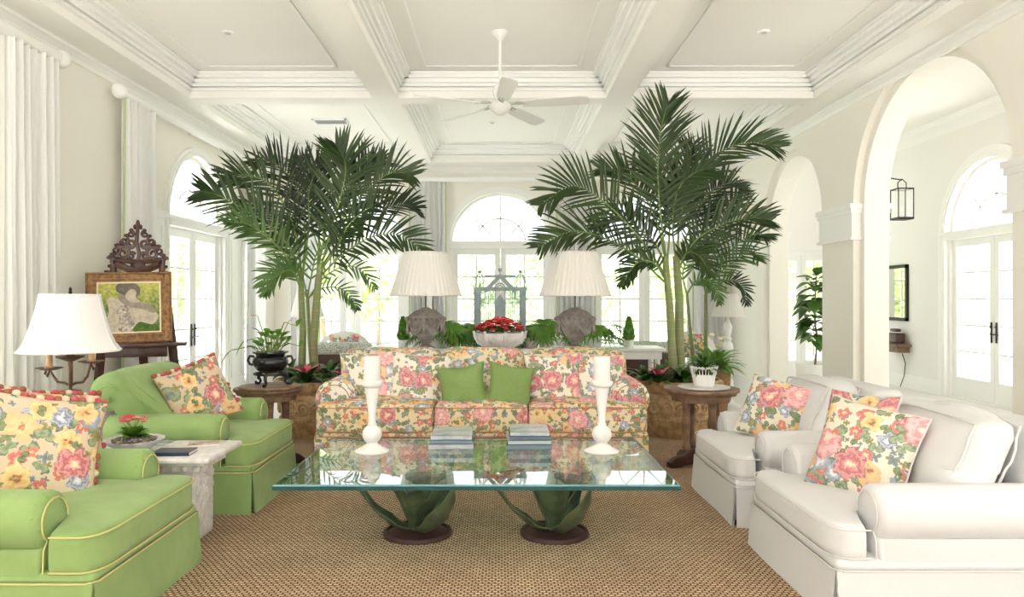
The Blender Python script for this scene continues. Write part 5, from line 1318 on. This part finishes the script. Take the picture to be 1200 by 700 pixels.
# ---------------------------------------------------------------- settees and arched white chairs near the far windows
SK = floral('speckled_mint_fabric', ('D9DED6', 'CFD8D0'), [(40, 2, .42, .6, .8, [(0, '7E9A92'), (1, '93AFA6')], [(0, 'A89E78'), (1, '8FA39A')])], 3.3)
SK2 = floral('speckled_green_fabric', ('D6DBCF', 'C9D3C2'), [(55, 3, .42, .5, .9, [(0, '6E8A6A'), (1, '8AA088')], [(0, '7F9478'), (1, '9CAF98')])], 8.3)
def settee(x0, x1, D, label, sk):
    c = (x0 + x1) / 2; t = thing('settee', label, 'settee', (c, D, 0), 0, 'dark wood settees facing the far windows'); w = x1 - x0
    MB().rbox((0, 0, .40), (w, .07, .62), .015, n=6).build('back_panel', M['wood'], t)
    MB().rbox((0, .0, .765), (w + .02, .17, .15), .07, n=10).build('bolster', sk, t)
    MB().rbox((0, .30, .40), (w - .06, .5, .14), .05, crown=.02, n=8).build('seat_cushion', sk, t); MB().box(-w / 2, w / 2, .03, .56, .22, .33).build('seat_frame', M['wood'], t, smooth=False)
    for a in (-1, 1):
        MB().box(a * (w / 2 - .03) - .03, a * (w / 2 - .03) + .03, -.03, .03, 0, .12).build('leg', M['wood'], t, smooth=False)
        MB().box(a * (w / 2 - .03) - .03, a * (w / 2 - .03) + .03, .50, .56, 0, .24).build('leg', M['wood'], t, smooth=False)
settee(-2.22, -1.52, 8.65, 'dark wood settee with mint speckled back bolster, behind left tub', SK); settee(1.42, 2.1, 8.85, 'dark wood settee with green speckled bolster, behind right tub', SK2)
def arch_chair(px, D, rad, label, seed):
    x = (px - CX) * D / F; t = thing('arched_chair', label, 'armchair', (x, D, 0), 0, 'white chairs with arched backs')
    zt_ = H - (388 - CY) * D / F
    def band(r0, r1, zc): 
        n = 20; m = MB()
        for i in range(n):
            a, b = PI * i / n, PI * (i + 1) / n
            m.prism([(r0 * math.cos(a), zc + r0 * .78 * math.sin(a)), (r1 * math.cos(a), zc + r1 * .78 * math.sin(a)), (r1 * math.cos(b), zc + r1 * .78 * math.sin(b)), (r0 * math.cos(b), zc + r0 * .78 * math.sin(b))], -.03, .03, 'y')
        return m
    zc = zt_ - rad * .78; m = band(rad - .07, rad, zc); m.box(-rad, -rad + .07, -.03, .03, 0, zc); m.box(rad - .07, rad, -.03, .03, 0, zc); m.build('arched_frame', M['white'], t, smooth=False)
    m = MB()
    for k in range(9):
        u = -rad + .07 + (2 * rad - .14) * (k + .5) / 9; h = zc + (rad - .04) * .78 * math.sqrt(max(0, 1 - (u / (rad - .04)) ** 2)); m.box(u - .010, u + .010, -.008, .008, .45, h)
    m.build('back_slats', M['white'], t, smooth=False)
    MB().rbox((0, -.27, .41), (2 * rad - .04, .5, .12), .05, n=8).build('seat_cushion', SK, t)
    MB().box(-rad, rad, -.52, -.02, .30, .35).build('seat_rail', M['white'], t, smooth=False)
    for a in (-1, 1): MB().box(a * (rad - .03) - .025, a * (rad - .03) + .025, -.52, -.47, 0, .31).build('leg', M['white'], t, smooth=False)
    return x
xa = arch_chair(404, 9.9, .37, 'white arched back chair near the far left window', 1); xb = arch_chair(808, 9.98, .35, 'white arched back chair near the far right window', 2)
pillow('coral floral pillow on the white arched chair behind the left tub', (.40, .32), .13, (xa + .02, 9.76, .72), (R(-12), 0, R(4)), FB['pil_white'], None, 'pillows on the arched chairs', uvo=(.4, .5))
pillow('pale floral pillow on the white arched chair behind the right tub', (.42, .34), .13, (xb, 9.84, .72), (R(-12), 0, R(-4)), FB['sofaback'], None, 'pillows on the arched chairs', uvo=(1.4, .9))

# ---------------------------------------------------------------- white floor lamps at the back corners
def floor_lamp(px, D, label, y0=345, y1=371, w0=19, w1=11):
    x = (px - CX) * D / F; k = D / F; t = thing('floor_lamp', label, 'lamp', (x, D, 0), 0, 'white turned floor lamps'); z = lambda py: H - (py - CY) * k
    zs = z(y1 + 1)
    pr = [(0, 0), (.15, 0), (.15, .03), (.11, .05), (.06, .08), (.045, .12), (.05, .2), (.07, .28), (.06, .34), (.04, .36), (.055, .39), (.05, .43), (.035, .48), (.045, .6), (.065, .72), (.06, .78), (.035, .82), (.05, .85), (.03, .88), (.045, .95), (.055, 1.0), (.03, 1.06), (.018, 1.09), (.018, zs)]
    MB().lathe(pr, (0, 0, 0), 24).build('turned_stem', M['white'], t)
    MB().tube([(0, 0, zs), (0, 0, z(y0) + .01)], .005, 6).lathe([(0, 0), (.012, .01), (.0, .035)], (0, 0, z(y0)), 8).tube([(-w1 * k, 0, z(y0)), (w1 * k, 0, z(y0))], .003, 4).build('finial', BR, t)
    bell_shade(t, (0, 0), w0 * k, w1 * k, z(y0) - z(y1), z(y1), 30, M['shade'], flare=False)
floor_lamp(853, 9.2, 'white turned floor lamp with pleated shade in the far right corner'); floor_lamp(360, 9.9, 'white floor lamp with pleated shade behind the left palm', 342, 371, 19, 12)
# flowering plant in a wicker stand beside the right floor lamp
t = thing('potted_plant', 'leafy plant with cream flowers in a wicker basket beside the right floor lamp', 'plant', ((838 - CX) * 8.9 / F, 8.9, 0))
MB().lathe([(0, 0), (.14, 0), (.17, .25), (.19, .50), (.195, .52), (.17, .52), (0, .48)], (0, 0, 0), 24).build('wicker_basket', mat('wicker', (.42, .24, .10), .7, col2=(.2, .10, .04), vscale=60, bump=.6, bscale=80), t)
m = MB(); rosette(m, (0, 0, .50), 46, .42, .035, (.25, 1.3), 1.3, 77); m.build('leaves', M['leafy_l'], t)
m = MB()
for k in range(5): m.ball((rnd(-.12, .12), rnd(-.2, -.05), .84 + rnd(-.08, .14)), .035, 8, (1, 1, .7))
m.build('blossoms', mat('cream_petals', (.80, .76, .55), .6), t)
t = thing('small_planter', 'low dark brown planter of pink bromeliads behind the left tub', 'planter', (-2.1, 8.1, 0))
MB().lathe([(0, 0), (.15, 0), (.20, .4), (.21, .42), (.18, .42), (0, .38)], (0, 0, 0), 24).build('pot', M['carved'], t)
m = MB(); rosette(m, (0, 0, .40), 26, .34, .03, (.3, 1.3), 1.2, 78); m.build('leaves', M['leafy'], t)

# ---------------------------------------------------------------- ceiling fan
fx, fy = (586 - CX) * 6.4 / F, 6.4; zk = 6.4 / F
t = thing('ceiling_fan', 'white five blade ceiling fan hanging in the central coffer', 'ceiling fan', (fx, fy, CZ)); z = lambda py: H - (py - CY) * zk - CZ
FWm = mat('fan_white', (.74, .74, .71), .4)
MB().lathe([(.0, 0), (.07, 0), (.068, -.02), (.035, -.06), (.018, -.085), (.0, -.085)], (0, 0, 0), 24).build('canopy', FWm, t)
MB().tube([(0, 0, -.08), (0, 0, z(98))], .012, 10).build('downrod', FWm, t)
MB().lathe([(0, z(98)), (.03, z(98)), (.05, z(101)), (.065, z(106)), (.06, z(111)), (.045, z(115)), (.04, z(119)), (.0, z(119))], (0, 0, 0), 28).build('motor_housing', mat('polished_white_motor', (.82, .83, .86), .15, coat=.6), t)
MB().lathe([(0, z(118)), (.05, z(119)), (.085, z(122)), (.10, z(125)), (.07, z(131)), (.03, z(135)), (0, z(136))], (0, 0, 0), 24).build('hub', FWm, t)
for k in range(5):
    a = R(60 + 72 * k); b = thing('blade', None, None, (0, 0, z(123)), a); b.parent = t
    m = MB(); m.M = Matrix.Rotation(R(-14), 4, 'X'); m.prism([(.20, -.05), (.34, -.062), (.70, -.072), (.76, -.06), (.78, 0), (.76, .06), (.70, .072), (.34, .062), (.20, .05)], -.004, .004, 'z'); m.build('paddle', FWm, b)
    MB().tube([(.06, -.01, .0), (.12, .02, .012), (.18, .0, .004), (.26, .0, .006)], .011, 6).tube([(.08, .02, 0), (.15, -.03, .01), (.22, -.03, .004)], .008, 6).build('blade_bracket', mat('aged_white', (.50, .50, .45), .5) if 'aged_white' not in bpy.data.materials else bpy.data.materials['aged_white'], b)

# ---------------------------------------------------------------- gallery: fiddle leaf fig, mirror, shelf, lantern
fx_ = (955 - CX) * 10.6 / F; t = thing('fiddle_leaf_fig', 'fiddle leaf fig in a white pot seen through the far archway', 'potted tree', (fx_, 10.6, 0)); kk = 10.6 / F
z = lambda py: H - (py - CY) * kk
MB().lathe([(0, 0), (.21, 0), (.23, .03), (.25, z(440)), (.265, z(428)), (.27, z(426)), (.24, z(426)), (.22, z(432)), (0, z(432))], (0, 0, 0), 30).build('pot', M['white'], t)
MB().tube([(0, 0, z(432)), (.03, 0, z(400)), (0, .01, z(370)), (.02, 0, z(320))], [.018, .016, .014, .008], 8).build('stem', M['oldwood'], t)
m = MB(); rg = random.Random(21)
for k in range(70):
    h = rg.random(); zc = z(402) + (z(312) - z(402)) * h; a = k * 2.4; wid = .8 + .4 * math.sin(h * PI)
    oval_leaf(m, (.04 * math.cos(a), .04 * math.sin(a), zc), (math.cos(a), math.sin(a), rg.uniform(-.5, .6) + (.7 if h > .85 else 0)), rg.uniform(.20, .29) * wid, rg.uniform(.15, .20) * wid, .35)
m.build('leaves', mat('fig_leaf', (.13, .26, .06), .4, col2=(.05, .14, .03), vscale=6, trans=.15), t)
t = thing('wall_mirror', 'black framed mirror on the gallery wall right of the pier', 'mirror', (GW, 11.45, 0)); z = lambda py: H - (py - CY) * 11.4 / F
z0_, z1_ = z(376), z(311)
MB().box(-.035, -.0, -.34, -.29, z0_, z1_).box(-.035, 0, .29, .34, z0_, z1_).box(-.035, 0, -.34, .34, z0_, z0_ + .05).box(-.035, 0, -.34, .34, z1_ - .05, z1_).build('frame', M['iron'], t, smooth=False)
MB().box(-.015, -.005, -.29, .29, z0_ + .05, z1_ - .05).build('mirror_glass', mat('silvered_glass', (.75, .78, .70), .03, 1.0), t, smooth=False)
t = thing('wall_bracket_shelf', 'small carved wooden bracket shelf below the black mirror', 'shelf', (GW, 11.3, 0)); z = lambda py: H - (py - CY) * 11.3 / F
MB().rbox((-.12, 0, z(404)), (.24, .56, .03), .008, n=6).rbox((-.10, 0, z(409)), (.18, .48, .09), .01, n=6).build('bracket', M['oldwood'], t)
tag(MB().rbox((GW - .11, 11.28, z(396)), (.14, .30, .15), .02, n=6).rbox((GW - .11, 11.28, z(387)), (.08, .2, .05), .02, n=6).build('wooden_box', M['wood']), 'small dark box on the bracket shelf in the gallery', 'box')
tag(MB().tube([(GW - .05, 11.2, z(414)), (GW - .03, 11.15, z(425)), (GW - .02, 11.2, z(440)), (GW - .02, 11.33, z(456)), (GW - .05, 11.35, z(458))], .008, 6).build('lamp_cord', M['iron']), 'black cord hanging below the bracket shelf', 'cord')
t = thing('wall_lantern', 'glass and black metal lantern beside the pier in the gallery', 'lantern', ((1057 - CX) * 7.9 / F, 7.9, 0)); z = lambda py: H - (py - CY) * 7.9 / F; a, b = z(257), z(222); r_ = .08
m = MB()
for sx in (-1, 1):
    for sy in (-1, 1): m.tube([(sx * r_, sy * r_, a), (sx * r_, sy * r_, b)], .006, 6)
for zz_ in (a, b): m.tube([(-r_, -r_, zz_), (r_, -r_, zz_), (r_, r_, zz_), (-r_, r_, zz_)], .007, 6, closed=True)
m.tube([(-.045, 0, b), (-.045, 0, b + .07), (0, 0, b + .11), (.045, 0, b + .07), (.045, 0, b)], .006, 6); m.build('lantern_frame', M['iron'], t)
MB().tube([(0, 0, b + .10), (-.2, 0, b + .13), (-.36, 0, b + .05)], .007, 6).build('wall_arm', M['iron'], t)
MB().box(-r_, r_, -r_, r_, a, a + .015).build('base_plate', M['iron'], t, smooth=False)
MB().box(-r_ + .004, r_ - .004, -r_ + .004, r_ - .004, a + .02, b - .01).build('lantern_glass', M['pane'], t, smooth=False)
MB().tube([(0, 0, a + .01), (0, 0, a + .14)], .012, 8).build('candle', M['white'], t)

# ---------------------------------------------------------------- garden
gm = mat('pale_bounce_gravel', (.70, .69, .68), .9, col2=(.62, .63, .58), vscale=.4)  # ground made pale so it bounces sunlight in through the windows
struct(MB().box(-26, 26, FY + .22, 40, -.16, -.11).box(-26, -W - .25, -3.2, FY + .22, -.16, -.11).box(GW + .25, 26, -3.2, FY + .22, -.16, -.11).build('ground', gm, smooth=False))
struct(MB().box(-26, 26, -16, NY - .2, -.15, -.1).build('bounce_terrace', mat('pale_bounce_paving', (.78, .78, .78), .8), smooth=False))  # unseen pale slab behind the viewer, added to bounce sun onto the ceiling
def leaf_mass(label, n, rx, ry, rz, mt, seed, ls=.11):
    t = thing('garden_tree', label, 'tree'); rg = random.Random(seed); m = MB()
    lobes = [(rg.uniform(-.7, .7) * rx, rg.uniform(-.6, .6) * ry, rz * (.55 + rg.uniform(0, 1.0)), rg.uniform(.35, .6)) for _ in range(9)]
    for k in range(n):
        c = lobes[k % 9]; d = Vector((rg.gauss(0, 1), rg.gauss(0, 1), rg.gauss(0, 1))).normalized() * rg.uniform(.6, 1)
        p = Vector((c[0] + d.x * rx * c[3], c[1] + d.y * ry * c[3], max(.1, c[2] + d.z * rz * c[3])))
        u = Vector((rg.gauss(0, 1), rg.gauss(0, 1), rg.gauss(0, 1))).normalized(); v = u.orthogonal().normalized() * ls * .35; u = u * ls
        m.add([p - u, p + v, p + u, p - v], [(0, 1, 2, 3)])
    m.build('foliage', mt, t, smooth=False)
    MB().tube([(0, 0, -.1), (.05, 0, rz * .5), (0, .05, rz * 1.0)], [.09, .07, .04], 8).build('trunk', mat('bark', (.25, .2, .15), .9) if 'bark' not in bpy.data.materials else bpy.data.materials['bark'], t)
    return t
G1 = mat('light_green_leaf', (.42, .54, .24), .6, col2=(.72, .76, .52), vscale=1.2, trans=.4); G2 = mat('yellow_green_leaf', (.74, .78, .52), .6, col2=(.50, .60, .30), vscale=1.5, trans=.4); G3 = mat('soft_green_leaf', (.34, .46, .26), .6, col2=(.62, .70, .52), vscale=1.4, trans=.4)  # leaf greens mottled with paler tones by noise
protos = [leaf_mass('x', 2600, 1.5, .9, 1.5, G1, 1), leaf_mass('x', 2600, 1.7, .9, 1.7, G2, 2, .13), leaf_mass('x', 2200, 1.3, .9, 1.3, G3, 3, .10)]
spots = [(-7.3, 15.4), (-3.65, 15.2), (0.0, 15.6), (3.65, 15.2), (7.3, 15.6), (-5.5, 18.6), (-1.8, 18.8), (1.9, 18.6), (5.6, 18.8), (-8.6, 8.4), (-9.0, 12.0), (-11.6, 15.6), (10.6, 6.4), (10.9, 10.2), (11.2, 13.9), (-3.7, 22.2), (0.1, 22.4), (3.8, 22.2)]
wh = ['in the row just beyond the far wall windows'] * 5 + ['in the second row beyond the far windows'] * 4 + ['outside the left french doors'] * 3 + ['outside the gallery doors'] * 3 + ['deep in the garden'] * 3
kinds = ['dense light green', 'tall yellow green', 'soft mid green']; used = {}
for i, (x, y) in enumerate(spots):
    k = i % 3; lb = '%s garden tree %s' % (kinds[k], wh[i])
    gname = lb + ' group'
    if k in used: o = copy_tree(protos[k], lb, (x, y, -.1), rnd(0, 6))
    else: o = protos[k]; used[k] = 1; o['label'] = lb; o.location = (x, y, -.1); o.rotation_euler[2] = rnd(0, 6)
    s_ = rnd(.95, 1.08); o.scale = (s_, s_, s_); o['group'] = lb + 's'

# ---------------------------------------------------------------- light, camera
sc = bpy.context.scene
wd = bpy.data.worlds.new('sky'); sc.world = wd; wd.use_nodes = True; nt = wd.node_tree; g = G(nt)
bgd = nt.nodes['Background']; bgd.inputs[0].default_value = (.94, .96, 1, 1); bgd.inputs[1].default_value = 1.0
sun = bpy.data.lights.new('sun', 'SUN'); sun.energy = 12; sun.angle = R(2.5); sun.color = (1, .98, .94)
so = bpy.data.objects.new('sun', sun); COL.objects.link(so); so.rotation_euler = (R(34), 0, R(-14))
for nm, loc, rot, sx, sy in (('portal_far', (0, FY + .4, 1.6), (R(-90), 0, 0), 6.4, 3.1), ('portal_left', (-W - .4, 8.6, 1.6), (0, R(-90), 0), 3.1, 6.0), ('portal_right', (GW + .4, 8.5, 1.6), (0, R(90), 0), 3.1, 8), ('portal_back', (0, NY - .1, 1.8), (R(90), 0, 0), 12, 3.6)):
    pass
cam = bpy.data.cameras.new('camera'); co = bpy.data.objects.new('camera', cam); COL.objects.link(co)
co.location = (0, 0, H); co.rotation_euler = (R(90), 0, 0)
cam.sensor_width = 36; cam.lens = 36 * F / 1200; cam.shift_x = 12 / 1200; cam.shift_y = 0; cam.clip_start = .05; cam.clip_end = 200
sc.camera = co
sc.view_settings.view_transform = 'Standard'; sc.view_settings.look = 'None'; sc.view_settings.exposure = 1.6; sc.view_settings.gamma = 1; sc.view_settings.use_curve_mapping = False
c = sc.cycles; c.use_denoising = True; c.max_bounces = 12; c.diffuse_bounces = 9; c.glossy_bounces = 4; c.transmission_bounces = 6; c.transparent_max_bounces = 16
c.caustics_reflective = False; c.caustics_refractive = False; c.sample_clamp_indirect = 6; c.blur_glossy = .5
try: c.denoiser = 'OPENIMAGEDENOISE'; c.denoising_input_passes = 'RGB_ALBEDO_NORMAL'
except Exception: pass
